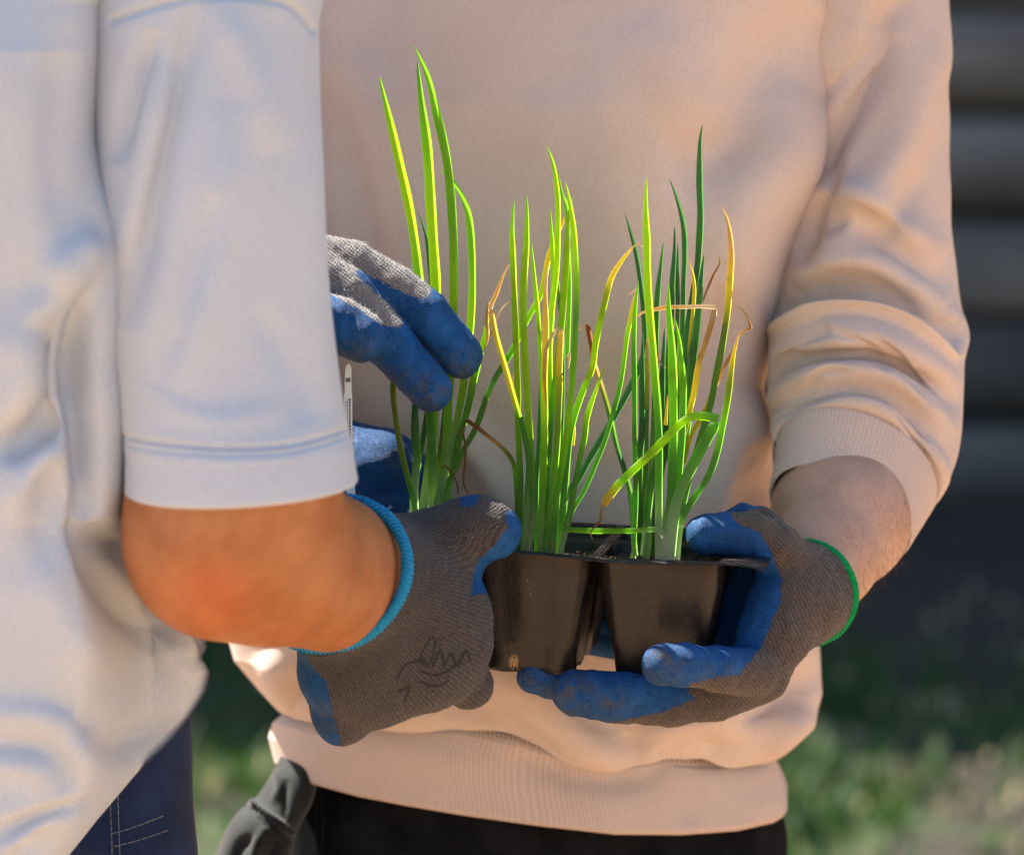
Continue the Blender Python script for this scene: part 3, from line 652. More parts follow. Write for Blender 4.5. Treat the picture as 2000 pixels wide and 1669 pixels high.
c3 = [
 ([(1287, 1095), (1287, 1040), (1287, 998), (1287, 943), (1287, 874), (1285, 805), (1279, 736), (1274, 668), (1267, 592), (1264, 523), (1263, 468), (1261, 413), (1262, 347)], 16, ['white', 'pale', 'mid', 'mid', 'green', 'lime', 'lime', 'lime', 'lime'], dict(q=-110)),
 ([(1300, 1095), (1300, 1040), (1309, 985), (1312, 943), (1315, 861), (1315, 778), (1312, 681), (1306, 606), (1306, 554)], 19, ['pale', 'pale', 'mid', 'mid', 'green', 'green', 'green', 'green'], dict(q=-105)),
 ([(1312, 1085), (1320, 1000), (1325, 943), (1329, 888), (1333, 833), (1334, 750), (1329, 695), (1326, 661), (1317, 620)], 15, ['pale', 'mid', 'mid', 'mid', 'green', 'green', 'green'], dict(q=-90)),
 ([(1305, 1095), (1312, 1030), (1326, 965), (1356, 902), (1378, 861), (1393, 836), (1401, 821)], 22, ['white', 'pale', 'mid', 'mid', 'mid'], dict(q=-112, tip=False)),
 ([(1403, 818), (1376, 812), (1351, 814), (1329, 827), (1293, 863), (1265, 891), (1238, 916), (1210, 943), (1188, 971), (1178, 989)], 17, ['mid', 'green', 'lime', 'lime', 'lime', 'lime', 'green', 'yel', 'org'], dict(q=-125, tip=False)),
 ([(1178, 987), (1174, 998), (1173, 1015), (1161, 1029), (1153, 1040), (1158, 1053)], 6, ['org', 'brown', 'org'], dict(q=-125)),
 ([(1296, 1095), (1298, 1060), (1291, 1040), (1280, 1033), (1262, 1034)], 11, ['white', 'white', 'pale', 'mid'], dict(q=-118, tip=False)),
 ([(1284, 1033), (1230, 1036), (1160, 1036), (1095, 1033)], 11, ['pale', 'green', 'green', 'mid'], dict(q=-100, tip=False)),
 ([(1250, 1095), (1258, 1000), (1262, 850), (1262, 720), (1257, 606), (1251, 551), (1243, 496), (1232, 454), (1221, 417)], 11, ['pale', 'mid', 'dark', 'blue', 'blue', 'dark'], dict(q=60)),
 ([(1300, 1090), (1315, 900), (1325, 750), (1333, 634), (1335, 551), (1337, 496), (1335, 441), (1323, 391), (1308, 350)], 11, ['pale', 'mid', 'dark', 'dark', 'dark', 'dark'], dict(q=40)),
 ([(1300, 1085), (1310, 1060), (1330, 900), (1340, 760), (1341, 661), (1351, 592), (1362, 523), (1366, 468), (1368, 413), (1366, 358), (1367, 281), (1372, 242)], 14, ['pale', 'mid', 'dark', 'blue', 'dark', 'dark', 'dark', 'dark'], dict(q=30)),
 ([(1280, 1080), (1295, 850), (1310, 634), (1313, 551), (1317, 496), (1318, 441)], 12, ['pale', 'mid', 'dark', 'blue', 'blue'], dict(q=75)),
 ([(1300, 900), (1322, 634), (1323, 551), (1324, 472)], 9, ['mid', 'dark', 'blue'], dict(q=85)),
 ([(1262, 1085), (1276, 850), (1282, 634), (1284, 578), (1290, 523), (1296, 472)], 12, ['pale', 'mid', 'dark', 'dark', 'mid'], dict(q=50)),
 ([(1310, 1090), (1322, 950), (1334, 874), (1345, 805), (1348, 736), (1357, 672), (1364, 606), (1370, 537), (1375, 497)], 17, ['pale', 'mid', 'mid', 'dark', 'dark', 'blue', 'dark'], dict(q=0)),
 ([(1316, 1090), (1330, 1000), (1355, 900), (1387, 792), (1398, 736), (1411, 672), (1421, 606), (1425, 551), (1428, 496), (1426, 460), (1419, 424), (1408, 402)], 14, ['pale', 'mid', 'mid', 'mid', 'olive', 'yel', 'org', 'org', 'org'], dict(q=-20)),
 ([(1318, 1090), (1329, 1020), (1356, 971), (1384, 929), (1400, 883), (1411, 833), (1421, 778), (1428, 723), (1435, 681), (1446, 645)], 14, ['white', 'mid', 'mid', 'mid', 'green', 'olive', 'yel', 'org'], dict(q=-80)),
 ([(1445, 655), (1450, 648), (1461, 642), (1467, 640), (1461, 622), (1452, 608), (1443, 600)], 5, ['org', 'brown', 'brown'], dict(q=-80)),
 ([(1335, 905), (1348, 855), (1376, 805), (1394, 760), (1411, 723), (1430, 688), (1442, 662)], 10, ['olive', 'yel', 'yel', 'org', 'org', 'org'], dict(q=-10)),
 ([(1243, 1085), (1238, 1053), (1242, 971), (1240, 860), (1239, 750), (1238, 668), (1240, 606), (1247, 548)], 11, ['pale', 'mid', 'mid', 'mid', 'mid', 'green', 'green'], dict(q=-20)),
 ([(1240, 1085), (1232, 971), (1219, 916), (1202, 861), (1191, 811), (1175, 754), (1160, 707), (1155, 671), (1147, 634)], 11, ['mid', 'mid', 'dark', 'mid', 'olive', 'org', 'brown', 'brown'], dict(q=20, tip=False)),
 ([(1148, 634), (1138, 638), (1128, 645), (1118, 655)], 6, ['brown', 'tan'], dict(q=20)),
 ([(1335, 850), (1350, 790), (1356, 764), (1365, 709), (1378, 670), (1389, 634), (1397, 600)], 12, ['olive', 'yel', 'yel', 'org', 'org', 'tan'], dict(q=-12, tip=False)),
 ([(1398, 600), (1370, 598), (1340, 599), (1301, 600), (1276, 605), (1254, 611), (1235, 627)], 8, ['tan', 'tan', 'org', 'org', 'tan'], dict(q=-60)),
 ([(1372, 590), (1380, 568), (1395, 534), (1406, 514), (1403, 498)], 5, ['tan', 'brown', 'brown'], dict(q=20)),
 ([(1345, 700), (1354, 600), (1356, 565), (1353, 534), (1343, 505)], 8, ['olive', 'yel', 'yel', 'org'], dict(q=10)),
 ([(1250, 1085), (1249, 916), (1254, 833), (1254, 723), (1256, 650)], 14, ['mid', 'dark', 'blue', 'dark'], dict(q=20)),
 ([(1258, 1085), (1270, 960), (1286, 860), (1292, 760), (1298, 640)], 15, ['pale', 'mid', 'mid', 'dark', 'blue'], dict(q=0)),
 ([(1275, 1085), (1285, 960), (1300, 860), (1305, 720)], 14, ['mid', 'dark', 'dark', 'dark'], dict(q=30)),
 ([(1262, 800), (1264, 740), (1263, 690), (1266, 650)], 8, ['olive', 'yel', 'org'], dict(q=15)),
 ([(1300, 830), (1302, 800), (1304, 770)], 9, ['yel', 'yel', 'org'], dict(q=-40)),
 ([(1278, 692), (1290, 708), (1302, 720)], 3, ['brown', 'tan'], dict(q=-90)),
 ([(1236, 1090), (1240, 1060), (1238, 1010), (1236, 960)], 12, ['pale', 'mid', 'mid'], dict(q=-10, tip=False)),
 ([(1262, 1093), (1266, 1050), (1263, 1000), (1270, 930)], 14, ['pale', 'pale', 'mid', 'mid'], dict(q=-35, tip=False)),
 ([(1322, 1093), (1326, 1050), (1330, 1025)], 13, ['white', 'pale', 'pale'], dict(q=-85, tip=False)),
]
clump('rightmost onion clump, green leaves darkened for shade, one bent over and pointing down', (1285, 1095, -60), c3)

# plant label tucked behind the near sleeve
lb = W1(684, 1010, -60)
lab = thing('plant_label', 'white plastic plant label with black print standing beside the grey sleeve', 'plant label', lb)
def strip(pts, hw, th=2.5, q=-60):
    v, f = [], []
    for (u, v_), h in zip(pts, hw): v += [(u-h, v_, q), (u+h, v_, q), (u+h, v_, q+th), (u-h, v_, q+th)]
    n = len(pts)
    for i in range(n-1):
        for k in range(4): f.append([i*4+k, i*4+(k+1) % 4, (i+1)*4+(k+1) % 4, (i+1)*4+k])
    f += [[3, 2, 1, 0], [n*4-4, n*4-3, n*4-2, n*4-1]]; return v, f
hp = [(680.5, 711), (680.5, 714), (680.5, 719), (680, 740), (680, 768), (680, 769), (680, 850), (684, 930), (688, 1010)]; hw = [1.5, 4, 6, 6.6, 6.8, 8, 8.2, 8.2, 8.2]
sv, sf = strip(hp, hw); put('marker_stake', sv, sf, M['white_plastic'], lab, lb, smooth=False)
pv, pf = [], []; rp = random.Random(2)
def quad(u0, v0, u1, v1, q=-60.7):
    k = len(pv); pv.extend([(u0, v0, q), (u1, v0, q), (u1, v1, q), (u0, v1, q)]); pf.append([k+3, k+2, k+1, k])
for k in range(4): quad(675.5+k*2.4, 737+rp.uniform(0, 1), 677.3+k*2.4, 746)
y = 778
while y < 866:
    h = rp.uniform(1.5, 4.5); quad(681.5, y, 685, y+h); y += h+1.6
y = 779
while y < 850:
    h = rp.uniform(1, 3); quad(677.8, y, 679.2, y+h); y += h+1.1
y = 781
while y < 838:
    h = rp.uniform(.8, 2.5); quad(674.8, y, 675.7, y+h); y += h+1
put('print', pv, pf, M['print'], lab, lb, smooth=False)

# ------------------------------------------------------------------ people
def foot_base(u, q):
    p = W1(u, 1500, q); return np.array([p[0], p[1], 0.])
bA = foot_base(1080, 760); bB = foot_base(60, -330)
pA = thing('person', 'person in pink beige sweatshirt and black jeans holding the onion tray in gloved hands', 'person', bA)
pB = thing('person', 'person in pale grey t-shirt and blue jeans reaching in from the left', 'person', bB)
def glove(sd, k_s, parent, base, m, rib_f, row_f, coats, inks=(), dirt=None, fl=(), name='glove', wamp=1.05, smooth=2):
    v, f = sd.mesh(smooth)
    n = normals(v, f); v = v+n*wob(v, wamp, 55, k_s)[:, None]+n*wob(v, wamp*.45, 22, k_s+1)[:, None]
    v = folds(v, f, fl, allround=False)
    sdm = np.full(len(v), -1e3)
    for c in coats:
        inv = c[0] == 'not'; d = inpoly_sd(v[:, :2], c[1] if inv else c)
        sdm = np.maximum(sdm, -d if inv else d)
    ink = np.zeros(len(v))
    for line, wd in inks:
        d, _, _ = polydist(v[:, :2], line); ink = np.maximum(ink, np.clip(1.35-d/wd, 0, 1)*(v[:, 2] < v[:, 2].mean()))
    dr = np.zeros(len(v))
    for (cu, cv, r_) in (dirt or []): dr = np.maximum(dr, np.clip(1.3-np.hypot(v[:, 0]-cu, v[:, 1]-cv)/r_, 0, 1))
    return put(name, v, f, m, parent, base, {'coat': sdm, 'rib': rib_f(v), 'row': row_f(v), 'ink': ink*1.0, 'dirt': dr}), v, f, sdm

# ---- person A (sweatshirt) body: torso, arms, legs and head in one skin mesh
def world_px(x, y, z): return PI_([[x, y, z]])[0]
def gpt(base, dx, dy, z, r): p = world_px(base[0]+dx, base[1]+dy, z); return (*p, r)
sd = SDF((250, -980, -100), (1950, 4300, 1350), 11)
sd.prim((1085, 60, 600), (1085, 1250, 740), 300, 330, 60, flat=(0, 0, 1), ff=.62)
sd.prim((1060, 1250, 750), (1050, 1390, 780), 350, 330, 60, flat=(0, 0, 1), ff=.6)
sd.chain([(1085, -40, 600, 150), (1085, -220, 590, 110), (1085, -300, 575, 105)], 60)
sd.prim((1085, -520, 560), (1085, -420, 545), 185, 150, 40)
sd.prim((1085, -440, 370), (1085, -410, 355), 22, 28, 20); sd.prim((1085, -330, 450), (1085, -320, 440), 60, 60, 30)
for s in (-1, 1): sd.prim((1085+s*190, -470, 560), (1085+s*190, -420, 560), 25, 20, 10)
sd.prim((700, -10, 610), (1470, -10, 610), 120, 120, 60)
sd.chain([(1540, 20, 620, 120), (1690, 350, 630, 95), (1700, 640, 560, 95), (1690, 850, 450, 84), (1660, 950, 376, 98), (1645, 1018, 320, 125), (1610, 1090, 215, 101), (1580, 1150, 125, 80), (1550, 1185, 60, 64)], 30)
sd.prim((1614, 988, 340), (1652, 1012, 325), 107, 119, 30)
sd.chain([(610, 20, 610, 120), (485, 350, 530, 95), (510, 620, 465, 88), (545, 790, 400, 78), (600, 865, 320, 70), (650, 905, 240, 62)], 30)
for s in (-1, 1):
    sd.chain([gpt(bA, -.015+s*.09, .0, .80, 170), gpt(bA, s*.11, 0, .5, 140), gpt(bA, s*.12, .02, .28, 125), gpt(bA, s*.125, .02, .09, 75)], 40)
v, f = sd.mesh(2)
fl = np.zeros(len(v))
put('body', v, f, M['skin_pale'], pA, bA, {'flush': fl}); bodyA = (v, f)
sel = (v[:, 0] > 1480) & (v[:, 1] > 880) & (v[:, 1] < 1240) & (v[:, 2] < 420)
nrm = normals(v, f); sel &= nrm[:, 2]*0 == 0
down = PW([[1560, 1180, 100]])[0]-PW([[1660, 940, 320]])[0]; down /= np.linalg.norm(down)
hairs('arm_hair', v, f, sel, 2400, .011, .00009, lambda n, p: n*.18+np.array([.35, -.15, -.9]), M['darkhair'], pA, bA, 3, .25)

# ---- sweatshirt torso
Rk = [(-380, 1250), (-180, 1560), (0, 1632), (180, 1628), (330, 1605), (500, 1552), (620, 1520), (760, 1492), (880, 1508), (960, 1516), (1120, 1565), (1260, 1600), (1370, 1607), (1430, 1590), (1470, 1535), (1485, 1500)]
Lk = [(-380, 920), (-180, 600), (0, 575), (330, 560), (620, 545), (900, 505), (1120, 455), (1230, 438), (1300, 458), (1350, 505), (1385, 545), (1400, 560)]
def edge_(K, v): K = np.array(K, float); return np.interp(v, K[:, 0], K[:, 1])
vs = np.unique(np.r_[np.linspace(-380, 1360, 30), 1385, 1405, 1420, 1432])
def bot_seam(u): return np.interp(u, [430, 540, 650, 770, 900, 1000, 1100, 1200, 1290, 1400, 1520, 1600], [1372, 1385, 1402, 1412, 1418, 1440, 1470, 1492, 1480, 1488, 1478, 1460])
n_, m_ = 420, 560
vv = np.linspace(-380, 1, 50)[:-1].tolist()+np.linspace(1, 1440, n_-49).tolist(); vv = np.array(vv)
th = np.linspace(0, 2*math.pi, m_, endpoint=False); V = []
for v0 in vv:
    # rows bend toward the seam line near the bottom
    k = sstep(v0, 900, 1440)
    r0, l0 = None, None
    uu = np.cos(th); e = 2/3.0
    cx = np.sign(uu)*abs(uu)**e; sx = np.sign(np.sin(th))*abs(np.sin(th))**e
    vr = v0+k*(1478-1440)*1.0; vl = v0+k*(1385-1440)
    R0, L0 = edge_(Rk, vr), edge_(Lk, vl)
    u = (R0+L0)/2+(R0-L0)/2*cx
    vrow = v0+k*(bot_seam(u)-1440)
    q0 = 700+.12*(v0-800); thick = np.interp(v0, [-380, -150, 200, 700, 1100, 1380, 1440], [150, 270, 330, 345, 360, 375, 335])
    q = q0-thick*sx
    V.append(np.stack([u, vrow, q], 1))
V = np.concatenate(V); F = gridfaces(n_, m_)[:, ::-1]
V[:, 2] += wob(V*[1, .6, 1], 5, 420, 3)
nn = normals(V, F)
if nn[(V[:, 2] < 500)][:, 2].mean() > 0: F = F[:, ::-1]
V0 = V.copy(); V = folds(V, F, gain=1.45, lst=[
 ([(1150, -60), (1190, 250), (1200, 600), (1180, 900)], 30, 150), ([(1600, 20), (1480, 180), (1400, 300), (1300, 330)], -40, 85), ([(1610, 200), (1520, 330), (1440, 420), (1400, 620)], 30, 75), ([(1330, 500), (1280, 650), (1300, 800)], 22, 70), ([(1420, 560), (1400, 700), (1380, 850)], -18, 50),
 ([(1130, -20), (1100, 120), (1080, 220)], -14, 60), ([(1250, 30), (1330, 180), (1420, 290)], 16, 60), ([(620, 150), (690, 330), (740, 560), (800, 800)], -34, 60), ([(700, 100), (780, 420), (860, 780)], 18, 60),
 ([(860, 800), (940, 920), (1040, 1040)], 26, 48), ([(840, 880), (900, 970), (960, 1080)], -22, 45), ([(940, 780), (1010, 900), (1110, 1010)], -14, 50),
 ([(1490, 760), (1470, 860), (1420, 960), (1400, 1040)], 22, 38), ([(1500, 860), (1475, 930), (1450, 1010)], -20, 32),
 ([(1000, 1290), (1080, 1370), (1150, 1440), (1240, 1485)], 26, 42), ([(960, 1310), (1010, 1380), (1090, 1450)], -22, 34, 'c'), ([(1090, 1320), (1180, 1410), (1290, 1470)], -20, 34),
 ([(1230, 1470), (1320, 1430), (1400, 1400), (1450, 1330)], 30, 40), ([(1260, 1490), (1350, 1462), (1430, 1470)], -22, 26), ([(1600, 1300), (1530, 1380), (1450, 1440)], -26, 30),
 ([(1570, 1420), (1510, 1410), (1440, 1440)], 16, 30), ([(1600, 1400), (1545, 1440), (1500, 1470)], 22, 26), ([(1500, 1250), (1490, 1340), (1440, 1400)], -8, 30),
 ([(640, 1270), (620, 1330), (560, 1365)], -20, 30), ([(520, 1270), (560, 1330), (650, 1380)], 22, 34), ([(700, 1330), (760, 1380), (860, 1405)], 14, 26), ([(930, 1330), (940, 1380), (960, 1420)], -10, 14), ([(1320, 1440), (1310, 1460), (1330, 1480)], -8, 12),
 ([(860, 1400), (900, 1330), (960, 1290)], -12, 26),
 ([(540, 1372), (650, 1390), (770, 1400), (900, 1405), (1000, 1428), (1100, 1458), (1200, 1480), (1300, 1470), (1400, 1478), (1520, 1470)], 12, 20, 'full'),
])
V = relax(V0, V, n_, m_, 14)
sw = put('sweatshirt', V, F, M['sweat'], pA, bA)
# rib hem band
hb, hk_ = 60, 560
bot = lambda u: np.interp(u, [500, 530, 600, 700, 800, 900, 1050, 1200, 1330, 1440, 1510, 1560], [1462, 1485, 1528, 1555, 1574, 1591, 1612, 1629, 1630, 1622, 1606, 1575])
V2 = []; rib = []
for i in range(hb):
    t = i/(hb-1)
    Rr = np.interp(t, [0, .25, .75, .93, 1], [1512, 1518, 1533, 1537, 1528]); Ll = np.interp(t, [0, .3, .6, 1], [562, 532, 524, 536])
    e = 2/2.5; cx = np.sign(np.cos(th))*abs(np.cos(th))**e; sx = np.sign(np.sin(th))*abs(np.sin(th))**e
    u = (Rr+Ll)/2+(Rr-Ll)/2*cx
    vt = bot_seam(u)-6; vb = bot(u); back = sx < 0
    vb = np.where(back, np.minimum(vb, 1540+0*u), vb)
    v0 = vt+(vb-vt)*t
    thick = np.interp(t, [0, .12, .6, .97, 1], [325, 338, 345, 348, 340]); q = 700+.12*(v0-800)-thick*sx
    V2.append(np.stack([u, v0, q], 1)); rib.append(np.arange(hk_)*400/hk_)
V2 = np.concatenate(V2); F2 = gridfaces(hb, hk_)
if normals(V2, F2)[V2[:, 2] < 500][:, 2].mean() > 0: F2 = F2[:, ::-1]
V2 = folds(V2, F2, [([(1260, 1500), (1350, 1490), (1500, 1480)], -10, 20), ([(1000, 1470), (1150, 1520), (1300, 1510)], -14, 28), ([(600, 1440), (800, 1470), (1000, 1500)], 8, 40), ([(1330, 1500), (1340, 1560), (1350, 1610)], -6, 30), ([(1480, 1480), (1500, 1540), (1490, 1600)], 8, 30)])
hem = put('hem_band', V2, F2, M['sweat_rib'], sw, bA, {'rib': np.concatenate(rib)})
so = hem.modifiers.new('t', 'SOLIDIFY'); so.thickness = .003; so.offset = -1
# seam stitching above the band
def surf_q(V, u, v, rad=14):
    d = np.hypot(V[:, 0]-u, V[:, 1]-v); s = d < rad
    return V[s, 2].min() if s.any() else V[np.argmin(d), 2]
us = np.arange(700, 1500, 9.0); sv_, sf_ = [], []
Vf = V2[V2[:, 2] < 700]
for u in us:
    if 1130 < u < 1260: continue
    v0 = bot_seam(u)+1; q = surf_q(Vf, u, v0+4)-3
    k = len(sv_); sv_ += [(u-1.2, v0-5, q), (u+1.2, v0-5, q), (u+2.4, v0+5, q-1), (u, v0+5, q-1)]; sf_ += [[k, k+1, k+2, k+3]]
o = put('seam_stitch', sv_, sf_, M['thread_brown'], sw, bA); o['kind'] = 'stuff'

# ---- sleeves
def ringset(lst): return [((c[0], c[1], c[2]), (a[0], a[1], a[2]), (b_[0], b_[1], b_[2])) for c, a, b_ in lst]
RS = ringset([
 ((1560, -200, 600), (170, -60, 0), (0, 20, -200)),
 ((1665, -60, 630), (180, -20, 0), (0, 10, -175)),
 ((1690, 100, 630), (158, 0, 0), (0, 10, -160)),
 ((1700, 260, 625), (155, 5, 0), (0, 10, -160)),
 ((1695, 420, 600), (163, 10, 0), (0, 20, -165)),
 ((1693, 560, 580), (180, 15, 0), (0, -5, -168)),
 ((1692, 650, 550), (192, 22, 0), (0, -45, -160)),
 ((1690, 730, 505), (190, 30, 0), (0, -85, -140)),
 ((1688, 800, 475), (190, 36, 0), (0, -110, -115)),
 ((1684, 860, 440), (180, 40, 0), (0, -122, -100)),
 ((1676, 910, 408), (162, 40, 0), (0, -118, -95)),
 ((1672, 925, 400), (155, 38, 0), (0, -110, -88))])
V3, F3, _ = loft(RS, 330, 300)
if normals(V3, F3)[V3[:, 2] < 420][:, 2].mean() > 0: F3 = F3[:, ::-1]
V3[:, 0] += wob(V3, 3, 200, 9)
V30 = V3.copy(); V3 = folds(V3, F3, gain=1.35, lst=[
 ([(1850, -20), (1800, 150), (1760, 280), (1690, 400), (1590, 500)], 30, 42), ([(1780, -20), (1710, 60), (1640, 130), (1570, 210)], -24, 26), ([(1740, 60), (1690, 160), (1630, 260), (1570, 350)], -34, 30), ([(1700, 40), (1660, 110), (1600, 170)], 18, 26),
 ([(1560, 400), (1630, 375), (1700, 395), (1770, 450), (1850, 500)], 16, 30), ([(1540, 470), (1620, 430), (1690, 445), (1750, 500), (1850, 570)], -24, 30), ([(1540, 560), (1640, 510), (1740, 535), (1860, 630)], 18, 30),
 ([(1875, 700), (1800, 645), (1740, 615), (1680, 602), (1600, 608), (1480, 650)], -46, 32, 'c'),
 ([(1480, 760), (1560, 705), (1640, 690), (1720, 695), (1800, 735), (1880, 800)], -26, 17), ([(1480, 715), (1580, 668), (1690, 660), (1780, 690), (1880, 755)], 14, 18),
 ([(1480, 800), (1560, 745), (1640, 728), (1720, 733), (1800, 780), (1870, 850)], 18, 16), ([(1490, 830), (1560, 782), (1640, 762), (1720, 768), (1790, 812), (1850, 900)], -22, 15), ([(1620, 640), (1560, 670), (1500, 730)], -16, 24),
 ([(1850, 600), (1882, 660), (1878, 700)], 12, 20), ([(1600, 640), (1680, 670), (1740, 725)], -9, 10), ([(1700, 640), (1770, 700), (1840, 790)], -10, 12, 'c'), ([(1560, 760), (1600, 720), (1660, 715)], -9, 9, 'c'), ([(1740, 790), (1790, 850), (1810, 930)], -12, 10), ([(1640, 300), (1600, 400), (1560, 520)], -16, 18), ([(1800, 330), (1760, 420), (1700, 470)], -10, 20),
 ([(1678+166*math.cos(t), 900+40*math.cos(t)-116*math.sin(t)) for t in np.linspace(3.3, -.3, 12)], 10, 12, 'full'), ([(1675+160*math.cos(t), 921+40*math.cos(t)-112*math.sin(t)) for t in np.linspace(3.3, -.3, 12)], -9, 7, 'full')])
V3 = relax(V30, V3, 330, 300, 3)
sl = put('sleeve', V3, F3, M['sweat'], sw, bA)
CS = ringset([((1674, 912, 406), (155, 40, 0), (0, -112, -88)), ((1672, 919, 400), (158, 41, 0), (0, -113, -90)), ((1663, 948, 378), (151, 41, 0), (0, -106, -82)), ((1652, 977, 356), (145, 41, 0), (0, -98, -75)),
 ((1643, 1000, 336), (141, 41, 0), (0, -92, -70)), ((1641, 1005, 333), (137, 39, 0), (0, -89, -66))])
V4, F4, _ = loft(CS, 40, 400)
if normals(V4, F4)[V4[:, 2] < 240][:, 2].mean() > 0: F4 = F4[:, ::-1]
cu = put('rib_cuff', V4, F4, M['sweat_rib'], sw, bA, {'rib': np.tile(np.arange(400)*116/400, 40)})
so = cu.modifiers.new('t', 'SOLIDIFY'); so.thickness = .003; so.offset = -1
RS2 = ringset([((650, -200, 600), (170, 60, 0), (0, 20, -200)), ((560, -40, 600), (150, 20, 0), (0, 10, -175)), ((500, 120, 560), (176, 0, 0), (0, 10, -170)), ((452, 300, 525), (172, 0, 0), (0, 10, -155)), ((500, 520, 480), (128, -20, 0), (0, 30, -150)),  # unseen sleeve, shaped wide to shade the rear glove and lower leaves
 ((518, 680, 440), (120, -40, 30), (0, 90, -120)), ((540, 790, 400), (92, -60, 40), (0, 95, -60)), ((565, 835, 370), (80, -55, 40), (0, 90, -50))])
V5, F5, _ = loft(RS2, 120, 120)
if normals(V5, F5)[V5[:, 2] < 480][:, 2].mean() > 0: F5 = F5[:, ::-1]
put('sleeve', V5, F5, M['sweat'], sw, bA)

# ---- black jeans
sd = SDF((300, 1380, 200), (1800, 4300, 1350), 11)
sd.prim((1040, 1500, 800), (1040, 1620, 810), 470, 490, 60, flat=(0, 0, 1), ff=.6)
for s in (-1, 1):
    sd.chain([gpt(bA, -.015+s*.1, .0, .78, 215), gpt(bA, s*.12, 0, .5, 215), gpt(bA, s*.13, .02, .28, 180), gpt(bA, s*.13, .02, .06, 150)], 60)
sd.cut((0, 1490, 0), (0, -1, 0))
v, f = sd.mesh(2); v += normals(v, f)*wob(v, 4, 160, 21)[:, None]
v = folds(v, f, [([(1100, 1600), (1080, 1700), (1090, 1850)], -14, 22), ([(1290, 1610), (1310, 1700), (1290, 1900)], 14, 22), ([(850, 1590), (800, 1680), (820, 1800)], 10, 22), ([(1400, 1640), (1420, 1750)], -12, 16), ([(604, 1500), (606, 1600), (604, 1800)], 8, 7, 'full'), ([(640, 1500), (642, 1600), (640, 1800)], 8, 7, 'full'), ([(880, 1580), (865, 1640), (830, 1720), (820, 1800)], 9, 7, 'full'), ([(1060, 1590), (1068, 1660), (1090, 1800)], -10, 12), ([(1240, 1600), (1250, 1680), (1240, 1800)], 10, 12), ([(1420, 1600), (1440, 1700), (1430, 1800)], -10, 12)])
jn = put('jeans', v, f, M['blackdenim'], pA, bA)
# hip pocket standing out at the left hip, faded at the edges
PK = ringset([((600, 1455, 640), (45, -20, 0), (20, 10, -50)), ((580, 1505, 625), (44, 0, 0), (10, 10, -60)), ((556, 1560, 610), (52, 6, 0), (10, 10, -72)), ((520, 1605, 600), (62, 10, 0), (10, 10, -85)), ((498, 1665, 600), (72, 8, 0), (10, 10, -90)), ((490, 1760, 600), (92, 8, 0), (10, 10, -95)), ((500, 1880, 640), (90, 0, 0), (10, 10, -80))])
V6, F6, _ = loft(PK, 110, 90)
if normals(V6, F6)[V6[:, 2] < 560][:, 2].mean() > 0: F6 = F6[:, ::-1]
V6 = folds(V6, F6, [([(488, 1562), (520, 1590), (565, 1622)], 14, 9, 'full'), ([(494, 1578), (520, 1606), (560, 1640)], -10, 7, 'full'), ([(500, 1640), (470, 1650), (450, 1700)], -14, 12), ([(540, 1500), (545, 1540), (530, 1570)], 8, 8), ([(550, 1640), (520, 1690), (500, 1740)], -14, 12), ([(520, 1610), (500, 1660), (480, 1720)], 12, 10), ([(560, 1520), (556, 1560), (560, 1600)], -8, 7)])
put('pocket', V6, F6, M['wornblack'], jn, bA)
def stitch_line(pts, parent, base, m, q, name='stitching', dash=5, gap=3, hw=.9):
    C = catmull(pts, 200); Lc = np.r_[0, np.cumsum(np.linalg.norm(np.diff(C, axis=0), axis=1))]; v, f = [], []; s = 0
    while s < Lc[-1]-dash:
        a = [np.interp(s, Lc, C[:, d]) for d in (0, 1)]; b_ = [np.interp(s+dash, Lc, C[:, d]) for d in (0, 1)]; a = np.array(a); b_ = np.array(b_)
        nn_ = np.array([-(b_-a)[1], (b_-a)[0]])/dash*hw; k = len(v); qq = q(a) if callable(q) else q
        v += [(*(a-nn_), qq), (*(a+nn_), qq), (*(b_+nn_), qq), (*(b_-nn_), qq), (*((a+b_)/2), qq-2)]; f += [[k, k+1, k+4], [k+1, k+2, k+4], [k+2, k+3, k+4], [k+3, k, k+4]]; s += dash+gap
    o = put(name, v, f, m, parent, base); o['kind'] = 'stuff'; return o
jv = v[v[:, 2] < 800]
for off in (0, 13): stitch_line([(612+off, 1545), (618+off, 1600), (616+off, 1668), (616+off, 1720)], jn, bA, M['wornblack'], lambda p: surf_q(jv, p[0], p[1], 12)-2)
pv6 = V6[V6[:, 2] < 620]
for k in range(9):
    t_ = k/8; u0 = 492+t_*62; v0 = 1563+t_*48
    stitch_line([(u0, v0), (u0+4, v0+9), (u0+2, v0+20)], jn, bA, M['wornblack'], lambda p: surf_q(pv6, p[0], p[1], 12)-2, 'pleat', dash=18, gap=3, hw=1.8)
def shoe(base, dx, dy, parent, pb, ang=0):
    sd = SDF((-170, -170, -10), (170, 420, 130), 9)   # millimetres, local
    v = None
    s2 = SDF((-80, -140, -10), (80, 190, 130), 6)
    s2.prim((0, -90, 45), (0, 60, 35), 42, 40, 20); s2.prim((0, 60, 30), (0, 140, 26), 42, 34, 20, ); s2.prim((0, -80, 90), (0, -60, 60), 38, 44, 20)
    v, f = s2.mesh(1); v[:, 2] = np.maximum(v[:, 2], 0); f = f[:, ::-1]
    c, s = math.cos(ang), math.sin(ang); x = (v[:, 0]*c-v[:, 1]*s)/1000+base[0]+dx; y = (v[:, 0]*s+v[:, 1]*c)/1000+base[1]+dy
    put('shoe', np.stack([x, y, v[:, 2]/1000], 1), f, M['shoe'], parent, pb, px=False)
shoe(bA, -.125, -.03, pA, bA, math.pi+.15); shoe(bA, .125, -.03, pA, bA, math.pi-.15)
